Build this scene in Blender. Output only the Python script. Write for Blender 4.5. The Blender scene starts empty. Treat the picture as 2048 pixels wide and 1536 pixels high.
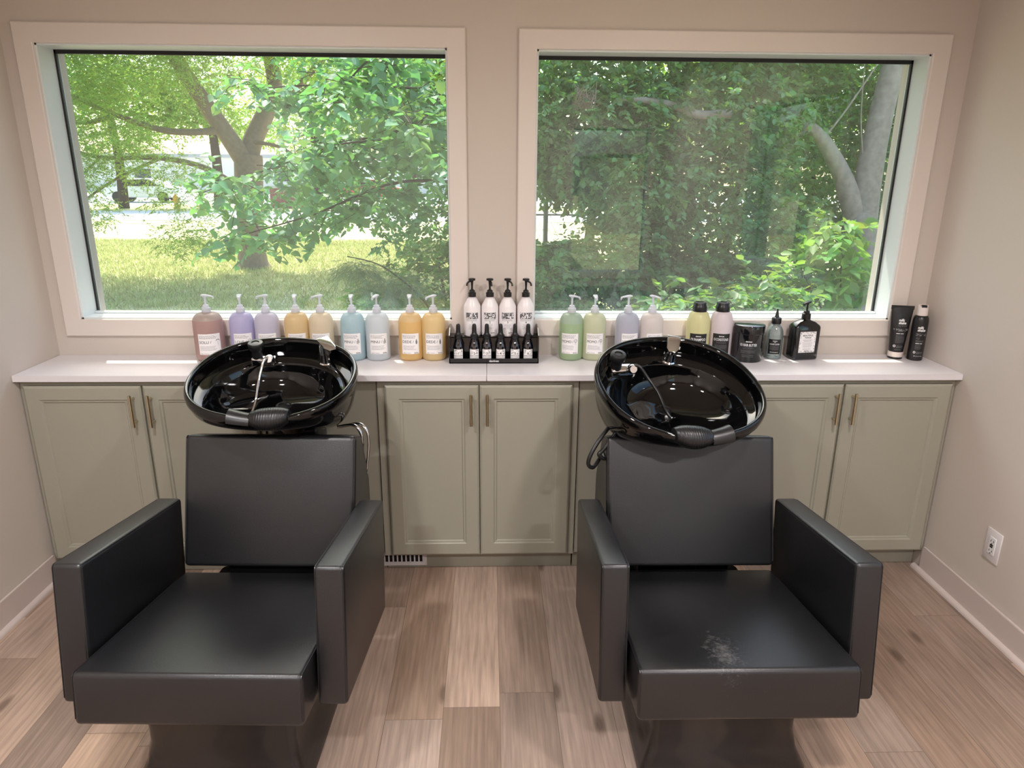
import bpy, bmesh, math, random
import numpy as np
from mathutils import Vector, Matrix
R = math.radians
col = bpy.context.scene.collection
SC = bpy.context.scene

# ------------------------------------------------------------ camera, sky, sun, added fill lamps, exposure
cam_d = bpy.data.cameras.new('camera'); cam = bpy.data.objects.new('camera', cam_d); col.objects.link(cam)
SC.camera = cam
yaw, pitch, roll, FPX = .0332, .2958, .0074, 1399.67
fw = Vector((math.sin(yaw)*math.cos(pitch), math.cos(yaw)*math.cos(pitch), -math.sin(pitch)))
rt = Vector((math.cos(yaw), -math.sin(yaw), 0)); up = rt.cross(fw)
r2 = rt*math.cos(roll)+up*math.sin(roll); u2 = up*math.cos(roll)-rt*math.sin(roll)
cam.matrix_world = Matrix(((r2.x, u2.x, -fw.x, -.0043), (r2.y, u2.y, -fw.y, -2.6289), (r2.z, u2.z, -fw.z, 1.6651), (0, 0, 0, 1)))
cam_d.sensor_fit = 'HORIZONTAL'; cam_d.sensor_width = 36; cam_d.lens = 36*FPX/2048
cam_d.clip_start = .05; cam_d.clip_end = 400

W = bpy.data.worlds.new('sky'); SC.world = W; W.use_nodes = True
wn, wl = W.node_tree.nodes, W.node_tree.links
wn.clear()
sky = wn.new('ShaderNodeTexSky'); sky.sky_type = 'NISHITA'; sky.sun_disc = False
sky.sun_elevation = R(52); sky.sun_rotation = R(-10); sky.air_density = 1.0; sky.dust_density = 2.5; sky.ozone_density = 1.0
bgn = wn.new('ShaderNodeBackground'); bgn.inputs[1].default_value = .36
wo = wn.new('ShaderNodeOutputWorld')
wl.new(sky.outputs[0], bgn.inputs[0]); wl.new(bgn.outputs[0], wo.inputs[0])

sd = bpy.data.lights.new('sun', 'SUN'); sun = bpy.data.objects.new('sun', sd); col.objects.link(sun)
sd.energy = 5.0; sd.angle = R(.6); sd.color = (1.0, .94, .82)
sdir = Vector((-.22, .50, .98)).normalized()        # direction towards the sun
sun.rotation_euler = sdir.to_track_quat('Z', 'Y').to_euler()

SC.view_settings.view_transform = 'Standard'; SC.view_settings.look = 'None'
SC.view_settings.gamma = 1; SC.view_settings.use_curve_mapping = False
SC.view_settings.exposure = 0.58
cy = SC.cycles
cy.max_bounces = 8; cy.diffuse_bounces = 4; cy.glossy_bounces = 4; cy.transmission_bounces = 6; cy.transparent_max_bounces = 10
cy.use_adaptive_sampling = True; cy.adaptive_threshold = .02
cy.use_denoising = True; cy.caustics_reflective = False; cy.caustics_refractive = False
cy.sample_clamp_indirect = 4.0

FILL_LAMPS = [(-1.0, -1.6, 24, (1, .96, .95)), (1.0, -1.6, 24, (1, .93, .90)), (-1.0, -3.4, 40, (.95, .97, 1)), (1.0, -3.4, 40, (1, .94, .94))]

# ------------------------------------------------------------ helpers
def tag(o, label=None, cat=None, group=None, kind=None):
    if label: o['label'] = label
    if cat: o['category'] = cat
    if group: o['group'] = group
    if kind: o['kind'] = kind
    return o

def empty(name, loc=(0, 0, 0), rz=0, label=None, cat=None, group=None, kind=None):
    o = bpy.data.objects.new(name, None); col.objects.link(o)
    o.location = loc; o.rotation_euler = (0, 0, rz); o.empty_display_size = .05
    return tag(o, label, cat, group, kind)

def T(x=0, y=0, z=0): return Matrix.Translation((x, y, z))
def RX(a): return Matrix.Rotation(a, 4, 'X')
def RY(a): return Matrix.Rotation(a, 4, 'Y')
def RZ(a): return Matrix.Rotation(a, 4, 'Z')
def S(x, y, z): return Matrix.Diagonal((x, y, z, 1))

class MB:
    """collects shapes into one mesh"""
    def __init__(s): s.v = []; s.f = []; s.m = []; s.sm = []
    def add(s, vs, fs, mi=0, smooth=False, M=None):
        b = len(s.v)
        if M is not None: vs = [M @ Vector(v) for v in vs]
        s.v += [tuple(v) for v in vs]
        for f in fs: s.f.append([b+i for i in f]); s.m.append(mi); s.sm.append(smooth)
        return s
    def box(s, a, b, bev=0, seg=2, mi=0, M=None, smooth=None):
        bm = bmesh.new()
        bmesh.ops.create_cube(bm, size=1)
        for v in bm.verts: v.co = Vector(((a[0]+b[0])/2+v.co.x*(b[0]-a[0]), (a[1]+b[1])/2+v.co.y*(b[1]-a[1]), (a[2]+b[2])/2+v.co.z*(b[2]-a[2])))
        return s.bm(bm, bev, seg, mi, M, smooth)
    def prism(s, pts, z0, z1, bev=0, seg=2, mi=0, M=None, smooth=None):
        """polygon pts in xy extruded from z0 to z1"""
        bm = bmesh.new(); n = len(pts)
        lo = [bm.verts.new((p[0], p[1], z0)) for p in pts]; hi = [bm.verts.new((p[0], p[1], z1)) for p in pts]
        bm.faces.new(lo[::-1]); bm.faces.new(hi)
        for i in range(n): bm.faces.new((lo[i], lo[(i+1) % n], hi[(i+1) % n], hi[i]))
        bmesh.ops.recalc_face_normals(bm, faces=bm.faces)
        return s.bm(bm, bev, seg, mi, M, smooth)
    def bm(s, bm, bev=0, seg=2, mi=0, M=None, smooth=None):
        if bev > 0: bmesh.ops.bevel(bm, geom=list(bm.edges), offset=bev, segments=seg, affect='EDGES', profile=.5, clamp_overlap=True)
        bm.verts.index_update()
        s.add([v.co.copy() for v in bm.verts], [[v.index for v in f.verts] for f in bm.faces], mi, (bev > 0) if smooth is None else smooth, M)
        bm.free(); return s
    def loft(s, rings, closed=True, cap0=True, cap1=True, mi=0, M=None, smooth=True):
        n = len(rings[0]); vs = [p for r in rings for p in r]; fs = []
        mis = mi if isinstance(mi, list) else None
        b = len(s.v)
        if M is not None: vs = [M @ Vector(v) for v in vs]
        s.v += [tuple(v) for v in vs]
        for k in range(len(rings)-1):
            for i in range(n if closed else n-1):
                j = (i+1) % n
                s.f.append([b+k*n+i, b+k*n+j, b+(k+1)*n+j, b+(k+1)*n+i]); s.m.append(mis[k] if mis else mi); s.sm.append(smooth)
        m0 = mis[0] if mis else mi; m1 = mis[-1] if mis else mi
        if cap0: s.f.append([b+i for i in range(n)][::-1]); s.m.append(m0); s.sm.append(False)
        if cap1: s.f.append([b+(len(rings)-1)*n+i for i in range(n)]); s.m.append(m1); s.sm.append(False)
        return s
    def lathe(s, prof, n=32, mi=0, M=None, sx=1, sy=1, caps=True, smooth=True):
        rings = [[(r*math.cos(2*math.pi*i/n)*sx, r*math.sin(2*math.pi*i/n)*sy, z) for i in range(n)] for r, z in prof]
        return s.loft(rings, True, caps, caps, mi, M, smooth)
    def tube(s, path, r, n=10, mi=0, M=None, caps=True):
        path = [Vector(p) for p in path]; rs = r if isinstance(r, (list, tuple)) else [r]*len(path)
        rings = []; prev = None
        for i, p in enumerate(path):
            t = (path[min(i+1, len(path)-1)]-path[max(i-1, 0)]).normalized()
            if prev is None:
                a = Vector((0, 0, 1)) if abs(t.z) < .9 else Vector((1, 0, 0)); nx = t.cross(a).normalized()
            else: nx = (prev - t*prev.dot(t)).normalized()
            prev = nx; ny = t.cross(nx)
            rings.append([p+nx*rs[i]*math.cos(2*math.pi*k/n)+ny*rs[i]*math.sin(2*math.pi*k/n) for k in range(n)])
        return s.loft(rings, True, caps, caps, mi, M)
    def build(s, name, mats, parent=None, smooth_angle=None, loc=None):
        me = bpy.data.meshes.new(name); me.from_pydata([tuple(v) for v in s.v], [], s.f)
        mats = mats if isinstance(mats, (list, tuple)) else [mats]
        for m in mats: me.materials.append(m)
        me.polygons.foreach_set('material_index', s.m); me.polygons.foreach_set('use_smooth', s.sm)
        me.update()
        o = bpy.data.objects.new(name, me); col.objects.link(o)
        if smooth_angle is None: smooth_angle = 40
        bm = bmesh.new(); bm.from_mesh(me); bmesh.ops.recalc_face_normals(bm, faces=bm.faces)
        ca = math.cos(R(smooth_angle))
        for e in bm.edges:
            if len(e.link_faces) == 2:
                if e.link_faces[0].normal.dot(e.link_faces[1].normal) < ca: e.smooth = False
        bm.to_mesh(me); bm.free()
        if parent: o.parent = parent
        if loc: o.location = loc
        return o

def copy_tree(o, parent=None):
    c = o.copy(); col.objects.link(c); c.parent = parent
    for ch in list(o.children): copy_tree(ch, c)
    return c

def smooth_path(pts, n=8):
    pts = [Vector(p) for p in pts]; P = [pts[0]]+pts+[pts[-1]]; out = []
    for i in range(1, len(P)-2):
        for k in range(n):
            t = k/n; a, b, c, d = P[i-1], P[i], P[i+1], P[i+2]
            out.append(.5*((2*b)+(c-a)*t+(2*a-5*b+4*c-d)*t*t+(3*b-a-3*c+d)*t**3))
    out.append(pts[-1]); return out

# ------------------------------------------------------------ materials
def lin(c):
    return tuple(((x/255)/12.92 if x/255 <= .04045 else ((x/255+.055)/1.055)**2.4) for x in c)+(1,)

def mat(name, rgb, rough=.5, metal=0, coat=0, spec=.5, bump=0, bscale=200, var=0, vscale=8, sheen=0):
    m = bpy.data.materials.new(name); m.use_nodes = True
    nt = m.node_tree; b = nt.nodes['Principled BSDF']
    b.inputs['Base Color'].default_value = lin(rgb); b.inputs['Roughness'].default_value = rough
    b.inputs['Metallic'].default_value = metal; b.inputs['Coat Weight'].default_value = coat
    b.inputs['Coat Roughness'].default_value = .03; b.inputs['Specular IOR Level'].default_value = spec
    tc = nt.nodes.new('ShaderNodeTexCoord')
    if var:
        nz = nt.nodes.new('ShaderNodeTexNoise'); nz.inputs['Scale'].default_value = vscale; nz.inputs['Detail'].default_value = 4
        hs = nt.nodes.new('ShaderNodeHueSaturation'); hs.inputs['Color'].default_value = lin(rgb)
        mr = nt.nodes.new('ShaderNodeMapRange'); mr.inputs[3].default_value = 1-var; mr.inputs[4].default_value = 1+var
        nt.links.new(tc.outputs['Object'], nz.inputs['Vector']); nt.links.new(nz.outputs['Fac'], mr.inputs[0])
        nt.links.new(mr.outputs[0], hs.inputs['Value']); nt.links.new(hs.outputs[0], b.inputs['Base Color'])
    if bump:
        nz = nt.nodes.new('ShaderNodeTexNoise'); nz.inputs['Scale'].default_value = bscale; nz.inputs['Detail'].default_value = 3
        bp = nt.nodes.new('ShaderNodeBump'); bp.inputs['Strength'].default_value = bump; bp.inputs['Distance'].default_value = .002
        nt.links.new(tc.outputs['Object'], nz.inputs['Vector']); nt.links.new(nz.outputs['Fac'], bp.inputs['Height'])
        nt.links.new(bp.outputs[0], b.inputs['Normal'])
    return m

def mixed(name, rgb, trgb, f, rough=.35, spec=.5, bump=0):
    """plastic or leaf that lets some light through"""
    m = mat(name, rgb, rough, spec=spec); nt = m.node_tree; b = nt.nodes['Principled BSDF']
    tr = nt.nodes.new('ShaderNodeBsdfTranslucent'); tr.inputs[0].default_value = lin(trgb)
    mx = nt.nodes.new('ShaderNodeMixShader'); mx.inputs[0].default_value = f
    nt.links.new(b.outputs[0], mx.inputs[1]); nt.links.new(tr.outputs[0], mx.inputs[2])
    nt.links.new(mx.outputs[0], nt.nodes['Material Output'].inputs[0])
    return m

def leaf_mat(name, rgb, trgb, f=.4, var=.35, rough=.45, hue=.03):
    m = mixed(name, rgb, trgb, f, rough, .4); nt = m.node_tree
    g = nt.nodes.new('ShaderNodeNewGeometry')
    b = nt.nodes['Principled BSDF']; tr = [n for n in nt.nodes if n.type == 'BSDF_TRANSLUCENT'][0]
    mr = nt.nodes.new('ShaderNodeMapRange'); mr.inputs[3].default_value = 1-var; mr.inputs[4].default_value = 1+var
    mh = nt.nodes.new('ShaderNodeMapRange'); mh.inputs[3].default_value = .5-hue; mh.inputs[4].default_value = .5+hue
    nt.links.new(g.outputs['Random Per Island'], mr.inputs[0]); nt.links.new(g.outputs['Random Per Island'], mh.inputs[0])
    for node, c in ((b.inputs['Base Color'], rgb), (tr.inputs[0], trgb)):
        hs = nt.nodes.new('ShaderNodeHueSaturation'); hs.inputs['Color'].default_value = lin(c)
        nt.links.new(mr.outputs[0], hs.inputs['Value']); nt.links.new(mh.outputs[0], hs.inputs['Hue'])
        nt.links.new(hs.outputs[0], node)
    return m

def floor_mat():
    m = bpy.data.materials.new('oak_planks'); m.use_nodes = True; nt = m.node_tree; N, L = nt.nodes, nt.links
    b = N['Principled BSDF']; tc = N.new('ShaderNodeTexCoord'); sp = N.new('ShaderNodeSeparateXYZ'); L.new(tc.outputs['Object'], sp.inputs[0])
    def M(op, a, bb=None, c=None):
        n = N.new('ShaderNodeMath'); n.operation = op
        for i, x in enumerate((a, bb, c)):
            if x is None: continue
            if isinstance(x, (int, float)): n.inputs[i].default_value = x
            else: L.new(x, n.inputs[i])
        return n.outputs[0]
    xs = M('DIVIDE', M('ADD', sp.outputs[0], 5.07), .182); ix = M('FLOOR', xs); fx = M('FRACT', xs)
    wn1 = N.new('ShaderNodeTexWhiteNoise'); wn1.noise_dimensions = '1D'; L.new(ix, wn1.inputs['W'])
    ys = M('DIVIDE', M('ADD', M('ADD', sp.outputs[1], 9), M('MULTIPLY', wn1.outputs[0], 1.22)), 1.22); iy = M('FLOOR', ys); fy = M('FRACT', ys)
    wn2 = N.new('ShaderNodeTexWhiteNoise'); wn2.noise_dimensions = '2D'
    cb = N.new('ShaderNodeCombineXYZ'); L.new(ix, cb.inputs[0]); L.new(iy, cb.inputs[1]); L.new(cb.outputs[0], wn2.inputs['Vector'])
    # grain coordinates, shifted per plank
    off = N.new('ShaderNodeVectorMath'); off.operation = 'MULTIPLY_ADD'; L.new(wn2.outputs['Color'], off.inputs[0]); off.inputs[1].default_value = (7, 13, 5); L.new(tc.outputs['Object'], off.inputs[2])
    def noise(scale, sc3, det=4, dist=0):
        mp = N.new('ShaderNodeMapping'); mp.inputs['Scale'].default_value = sc3; L.new(off.outputs[0], mp.inputs[0])
        n = N.new('ShaderNodeTexNoise'); n.inputs['Scale'].default_value = scale; n.inputs['Detail'].default_value = det; n.inputs['Distortion'].default_value = dist
        L.new(mp.outputs[0], n.inputs['Vector']); return n.outputs['Fac']
    big = noise(2.2, (2.2, .8, 1), 3, .6)
    fine = noise(9, (16, .7, 1), 6, .3)
    # cathedral rings
    mp = N.new('ShaderNodeMapping'); mp.inputs['Scale'].default_value = (1, .13, 1); L.new(off.outputs[0], mp.inputs[0])
    wv = N.new('ShaderNodeTexWave'); wv.inputs['Scale'].default_value = 11; wv.inputs['Distortion'].default_value = 9; wv.inputs['Detail'].default_value = 2.5; wv.inputs['Detail Scale'].default_value = 1.1
    L.new(mp.outputs[0], wv.inputs['Vector'])
    vo = N.new('ShaderNodeTexVoronoi'); vo.voronoi_dimensions = '2D'; vo.inputs['Scale'].default_value = 3.1
    mp2 = N.new('ShaderNodeMapping'); mp2.inputs['Scale'].default_value = (1.6, .62, 1); L.new(off.outputs[0], mp2.inputs[0]); L.new(mp2.outputs[0], vo.inputs['Vector'])
    knot = N.new('ShaderNodeMapRange'); L.new(vo.outputs['Distance'], knot.inputs[0]); knot.inputs[1].default_value = .015; knot.inputs[2].default_value = .11; knot.inputs[3].default_value = 1; knot.inputs[4].default_value = 0
    ksel = N.new('ShaderNodeMath'); ksel.operation = 'GREATER_THAN'; sk = N.new('ShaderNodeSeparateColor'); L.new(vo.outputs['Color'], sk.inputs[0]); L.new(sk.outputs[0], ksel.inputs[0]); ksel.inputs[1].default_value = .42
    kn = M('MULTIPLY', M('MULTIPLY', knot.outputs[0], ksel.outputs[0]), M('ADD', .35, fine))
    cr = N.new('ShaderNodeValToRGB'); e = cr.color_ramp.elements
    e[0].position = 0; e[0].color = lin((138, 116, 101)); e[1].position = 1; e[1].color = lin((180, 154, 134))
    x = e.new(.3); x.color = lin((148, 130, 118)); x = e.new(.55); x.color = lin((164, 138, 119)); x = e.new(.8); x.color = lin((170, 150, 138))
    L.new(wn2.outputs['Value'], cr.inputs[0])
    val = M('ADD', M('ADD', M('MULTIPLY', M('SUBTRACT', fine, .5), .80), M('MULTIPLY', M('SUBTRACT', big, .5), .85)), M('MULTIPLY', M('SUBTRACT', wv.outputs['Fac'], .5), .13))
    hs = N.new('ShaderNodeHueSaturation'); L.new(cr.outputs[0], hs.inputs['Color']); L.new(M('ADD', 1.0, val), hs.inputs['Value'])
    mk = N.new('ShaderNodeMix'); mk.data_type = 'RGBA'; L.new(M('MINIMUM', kn, .62), mk.inputs[0]); L.new(hs.outputs[0], mk.inputs[6]); mk.inputs[7].default_value = lin((78, 60, 50))
    # seams
    ex = M('MULTIPLY', M('MINIMUM', fx, M('SUBTRACT', 1, fx)), .182); ey = M('MULTIPLY', M('MINIMUM', fy, M('SUBTRACT', 1, fy)), 1.22)
    seam = M('LESS_THAN', M('MINIMUM', ex, ey), .0011)
    ms = N.new('ShaderNodeMix'); ms.data_type = 'RGBA'; L.new(M('MULTIPLY', seam, .55), ms.inputs[0]); L.new(mk.outputs[2], ms.inputs[6]); ms.inputs[7].default_value = lin((84, 66, 56))
    L.new(ms.outputs[2], b.inputs['Base Color']); b.inputs['Roughness'].default_value = .42; b.inputs['Specular IOR Level'].default_value = .35
    bp = N.new('ShaderNodeBump'); bp.inputs['Strength'].default_value = .25; bp.inputs['Distance'].default_value = .001
    L.new(M('SUBTRACT', fine, seam), bp.inputs['Height']); L.new(bp.outputs[0], b.inputs['Normal'])
    return m

def glass_mat(name='window_glass', tint=(.90, .96, .92), gain=2.5, haze_mix=.085):
    m = bpy.data.materials.new(name); m.use_nodes = True; nt = m.node_tree; N, L = nt.nodes, nt.links
    N.remove(N['Principled BSDF'])
    tr = N.new('ShaderNodeBsdfTransparent'); tr.inputs[0].default_value = tint+(1,)
    gl = N.new('ShaderNodeBsdfGlossy'); gl.inputs['Roughness'].default_value = 0
    df = N.new('ShaderNodeBsdfDiffuse'); df.inputs[0].default_value = (.70, .86, .84, 1)
    fr = N.new('ShaderNodeFresnel'); fr.inputs[0].default_value = 1.5
    mu = N.new('ShaderNodeMath'); mu.operation = 'MULTIPLY'; mu.inputs[1].default_value = gain; mu.use_clamp = True
    a = N.new('ShaderNodeMixShader'); a.inputs[0].default_value = haze_mix  # diffuse veil: glare haze and dust painted into the panes; clouds the plastic
    c = N.new('ShaderNodeMixShader')
    L.new(tr.outputs[0], a.inputs[1]); L.new(df.outputs[0], a.inputs[2])
    L.new(fr.outputs[0], mu.inputs[0]); L.new(mu.outputs[0], c.inputs[0]); L.new(a.outputs[0], c.inputs[1]); L.new(gl.outputs[0], c.inputs[2])
    L.new(c.outputs[0], N['Material Output'].inputs[0])
    return m

M_wall = mat('beige_wall_paint', (206, 196, 187), .75, bump=.12, bscale=90)
M_trim = mat('cream_trim_paint', (224, 214, 207), .4, coat=.1)
M_base = mat('baseboard_paint', (206, 192, 186), .42, coat=.1)
M_vinyl = mat('white_vinyl', (226, 232, 234), .35)
M_gasket = mat('black_gasket', (26, 26, 27), .6)
M_glass = glass_mat()
M_floor = floor_mat()
M_ceil = mat('ceiling_paint', (214, 206, 200), .8)
M_cab = mat('sage_cabinet_paint', (161, 158, 143), .38, spec=.45, var=.02, vscale=3)
M_cabdark = mat('cabinet_shadow_gap', (40, 38, 34), .8)
M_counter = mat('white_laminate', (230, 226, 229), .32, spec=.5, var=.015, vscale=20)
M_brass = mat('champagne_bar_metal', (206, 192, 162), .28, metal=1)
M_chrome = mat('chrome', (225, 226, 228), .06, metal=1)
M_leather = mat('black_vinyl_upholstery', (21, 21, 24), .37, spec=.7, bump=.18, bscale=420)
M_pipe = mat('black_piping', (24, 24, 26), .3, spec=.6)
M_blackpl = mat('black_plastic', (22, 22, 23), .32)
M_ceramic = mat('gloss_black_ceramic', (6, 6, 7), .05, spec=.5)
M_rubber = mat('black_rubber', (22, 22, 24), .36, spec=.5)
M_basegl = mat('black_gloss_base', (20, 19, 20), .16, coat=.3)
M_white = mat('white_plastic', (232, 232, 234), .35)
M_plate = mat('outlet_plate', (224, 219, 220), .35)
M_ink = mat('dark_ink', (44, 44, 50), .6)
M_paper = mat('paper_label', (246, 243, 243), .55)
M_winkpaper = mat('white_ink', (225, 225, 225), .5)
M_ginkpaper = mat('grey_ink', (120, 120, 122), .5)
M_blacklab = mat('black_label', (30, 29, 30), .4)
M_hole = mat('dark_hole', (12, 10, 9), .9)

# ------------------------------------------------------------ the room
XL, XR, YW, YR, ZC = -1.837, 1.890, .322, -4.6, 2.72
GY = .428            # plane of the window glass
WT = .19             # wall thickness
def struct(o): o['kind'] = 'structure'; return o

def wall_with_holes(name, a0, a1, z0, z1, holes, plane, M):
    """wall in local (a, z) with thickness; M maps (a, t, z) to world"""
    mb = MB(); xs = sorted({a0, a1, *[h[0] for h in holes], *[h[1] for h in holes]}); zs = sorted({z0, z1, *[h[2] for h in holes], *[h[3] for h in holes]})
    for i in range(len(xs)-1):
        for j in range(len(zs)-1):
            cx, cz = (xs[i]+xs[i+1])/2, (zs[j]+zs[j+1])/2
            if any(h[0] < cx < h[1] and h[2] < cz < h[3] for h in holes): continue
            mb.box((xs[i], 0, zs[j]), (xs[i+1], WT, zs[j+1]), M=M)
    return struct(mb.build(name, M_wall))

WIN = [(-1.7154, -.1653, 1.056, 2.113), (.181, 1.7296, 1.056, 2.113)]
wall_with_holes('wall_back', XL-WT, XR+WT, -.5, ZC, WIN, YW, T(0, YW, 0))
WIN3 = (-1.80, -.40, 1.05, 2.11)
WIN4 = (.92, 1.76, .55, 2.12)
RW = (YR, YW)
wall_with_holes('wall_right', YR-WT, YW, -.5, ZC, [WIN3], XR, Matrix(((0, 1, 0, XR), (1, 0, 0, 0), (0, 0, 1, 0), (0, 0, 0, 1))))
wall_with_holes('wall_left', YR-WT, YW, -.5, ZC, [], XL, Matrix(((0, -1, 0, XL), (1, 0, 0, 0), (0, 0, 1, 0), (0, 0, 0, 1))))
wall_with_holes('wall_front', XL, XR, -.5, ZC, [WIN4], YR, T(0, YR-WT, 0))
struct(MB().box((XL-WT, YR-WT, -.06), (XR+WT, YW, 0)).build('floor', M_floor))
struct(MB().box((XL-WT, YR-WT, ZC), (XR+WT, YW+WT, ZC+.1)).build('ceiling', M_ceil))
tag(MB().box((XL-.9, YW+WT-.02, ZC+.0), (XR+.9, YW+WT+.55, ZC+.14)).box((XL-.9, YW+WT+.53, ZC-.08), (XR+.9, YW+WT+.56, ZC+.16)).build('sun_blocking_eave', M_trim), kind='structure')  # eave added out of view to keep direct sun off the windows

def window(name, w, M, big=True):
    x0, x1, z0, z1 = w; root = empty(name); struct(root)
    jd = GY-YW; cw, cz = .071, .071; t = .016
    mb = MB()
    # mitred casing: one board profile swept round the opening
    def fr(o_, y): return [(x0-o_, y, z0-o_), (x1+o_, y, z0-o_), (x1+o_, y, z1+o_), (x0-o_, y, z1+o_)]
    mb.loft([fr(0, -.001), fr(0, -t+.002), fr(.003, -t), fr(cw-.004, -t), fr(cw, -t+.003), fr(cw, 0)], True, False, False, smooth=False, M=M)
    mb.build('window_casing', M_trim, root)
    mb = MB(); q = .007
    for a, b in (((x0-.001, -.002, z0), (x0+q, jd+.03, z1)), ((x1-q, -.002, z0), (x1+.001, jd+.03, z1)), ((x0, -.002, z1-q), (x1, jd+.03, z1+.001)), ((x0, -.002, z0-.001), (x1, jd+.03, z0+q))):
        mb.box(a, b, M=M)
    # low stop bead at the sill
    for a, b in (((x0+q, jd-.02, z0+q), (x1-q, jd-.002, z0+q+.010)),): mb.box(a, b, .002, 1, M=M)
    mb.build('window_jamb', M_vinyl, root)
    mb = MB(); g = .007
    for a, b in (((x0+q, jd-.003, z0+q), (x0+q+g, jd+.012, z1-q)), ((x1-q-g, jd-.003, z0+q), (x1-q, jd+.012, z1-q)), ((x0+q, jd-.003, z1-q-.014), (x1-q, jd+.012, z1-q)), ((x0+q, jd-.003, z0+q), (x1-q, jd+.012, z0+q+g))):
        mb.box(a, b, M=M)
    mb.build('glazing_gasket', M_gasket, root)
    mb = MB(); mb.add([(x0+q, jd, z0+q), (x1-q, jd, z0+q), (x1-q, jd, z1-q), (x0+q, jd, z1-q)], [(0, 1, 2, 3)], M=M)
    mb.build('window_pane', M_glass, root)
    return root
window('window_1', WIN[0], T(0, YW, 0)); window('window_2', WIN[1], T(0, YW, 0))
window('window_3', WIN3, Matrix(((0, 1, 0, XR), (1, 0, 0, 0), (0, 0, 1, 0), (0, 0, 0, 1))))

window('window_4', WIN4, Matrix(((1, 0, 0, 0), (0, -1, 0, YR), (0, 0, 1, 0), (0, 0, 0, 1))))

for nm, x, s in (('baseboard_left', XL, 1), ('baseboard_right', XR, -1)):
    y1 = 0.02
    mb = MB(); mb.box((min(x, x+s*.015), YR, 0), (max(x, x+s*.015), y1, .115), .003, 1)
    pts = [(0, 0)]+[(.018*math.cos(a*math.pi/12), .018*math.sin(a*math.pi/12)) for a in range(7)]
    mb.loft([[(x+s*(.015+p[0]), y, p[1]) for p in pts] for y in (YR, y1+.03)])
    mb.build(nm, M_base); struct(bpy.data.objects[nm])

# fill lamps added to brighten the room; deep rings keep them out of reflections
M_lampw = mat('fill_lamp_rim', (230, 230, 228), .4)
for i, (x, y, p, c) in enumerate(FILL_LAMPS):
    r = empty('ceiling_fill_lamp', (x, y, ZC), 0, 'recessed ceiling light, '+('left' if x < 0 else 'right')+(' one above the chairs' if y > -2 else ' one at the back of the room'), 'light', 'recessed ceiling lights')
    MB().lathe([(.102, -.002), (.097, -.036), (.105, -.036), (.125, -.006), (.125, 0)], 40, caps=False).build('fill_lamp_ring', M_lampw, r)
    md = bpy.data.materials.new('fill_lamp_diffuser'); md.use_nodes = True; b = md.node_tree.nodes['Principled BSDF']
    b.inputs['Emission Color'].default_value = c+(1,); b.inputs['Emission Strength'].default_value = 4
    MB().lathe([(.001, -.004), (.101, -.004), (.101, -.001)], 40).build('fill_lamp_diffuser', md, r)
    ld = bpy.data.lights.new('fill_lamp_glow', 'AREA'); ld.shape = 'DISK'; ld.size = .19; ld.energy = p; ld.color = c
    lo = bpy.data.objects.new('fill_lamp_glow', ld); col.objects.link(lo); lo.location = (x, y, ZC-.006)

# ------------------------------------------------------------ base cabinets and countertops
def door_mesh(w, h, t=.019):
    """shaker door, x 0..w, z 0..h, front at y=-t"""
    mb = MB(); rw = .057; b = .005
    rings = []
    def rect(i, y): return [(i, y, i), (w-i, y, i), (w-i, y, h-i), (i, y, h-i)]
    R_ = [rect(0, 0), rect(0, -t+.006), rect(.006, -t+.001), rect(.009, -t), rect(rw-.002, -t), rect(rw+.003, -t+.004), rect(rw+.009, -t+.0045), rect(rw+.013, -t+.009), rect(w*.4, -t+.009)]
    R_ = R_[:-1]
    mb.loft(R_, True, True, True, smooth=False)
    return mb
def handle(parent, x, z, L=.13):
    mb = MB()
    mb.tube([(x, -.019-.03, z-L/2), (x, -.019-.03, z+L/2)], .0058, 12)
    for s in (-1, 1): mb.tube([(x, -.019, z+s*L*.36), (x, -.019-.03, z+s*L*.36)], .0045, 10)
    return mb.build('door_handle', M_brass, parent)

CABS = [(XL+.004, -.905+.0, 'sage green base cabinet in the left corner, behind the left shampoo chair'),
        (-.452, .352, 'sage green base cabinet in the middle between the two shampoo chairs'),
        (.960, XR-.004, 'sage green base cabinet in the right corner, behind the right shampoo chair')]
GAPS = [(-1.36, (-.42,)), (-.048,), (1.41,)]
CT, CB_, YF = .874, .088, .034
doors = [[(-1.815, -1.3655), (-1.3575, -.925)], [(-.4195, -.0485), (-.0445, .3245)], [(.985, 1.4205), (1.4285, 1.868)]]
for k, (x0, x1, lab) in enumerate(CABS):
    c = empty('base_cabinet', ((x0+x1)/2, YF, 0), 0, lab, 'cabinet', 'sage green base cabinets under the counter')
    ox = (x0+x1)/2
    MB().box((x0-ox, 0, CB_), (x1-ox, YW-YF-.002, CT), .001, 1).build('cabinet_body', M_cab, c)
    MB().box((x0-ox+.002, .052, 0), (x1-ox-.002, .066, CB_+.001)).build('toe_kick', M_cab, c)
    for j, (a, b) in enumerate(doors[k]):
        d = door_mesh(b-a, .756).build('cabinet_door', M_cab, c); d.location = (a-ox, -.0005, .097)
        hx = (b-a-.030) if j == 0 else .030
        handle(d, hx, .756-.095)
for nm, x0, x1, lab in (('filler_panel', -.901, -.456, 'flat sage green filler panel, left of the middle cabinet'), ('filler_panel', .356, .956, 'flat sage green filler panel, right of the middle cabinet')):
    o = MB().box((x0, YF+.012, CB_-.0), (x1, YF+.026, CT), .0008, 1).box((x0, YF+.052, 0), (x1, YF+.064, CB_+.002)).box((x0, YF+.026, CB_-.0), (x1, YF+.052, CB_+.012)).build(nm, M_cab)
    tag(o, lab, 'panel', 'flat filler panels between the cabinets')

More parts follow.
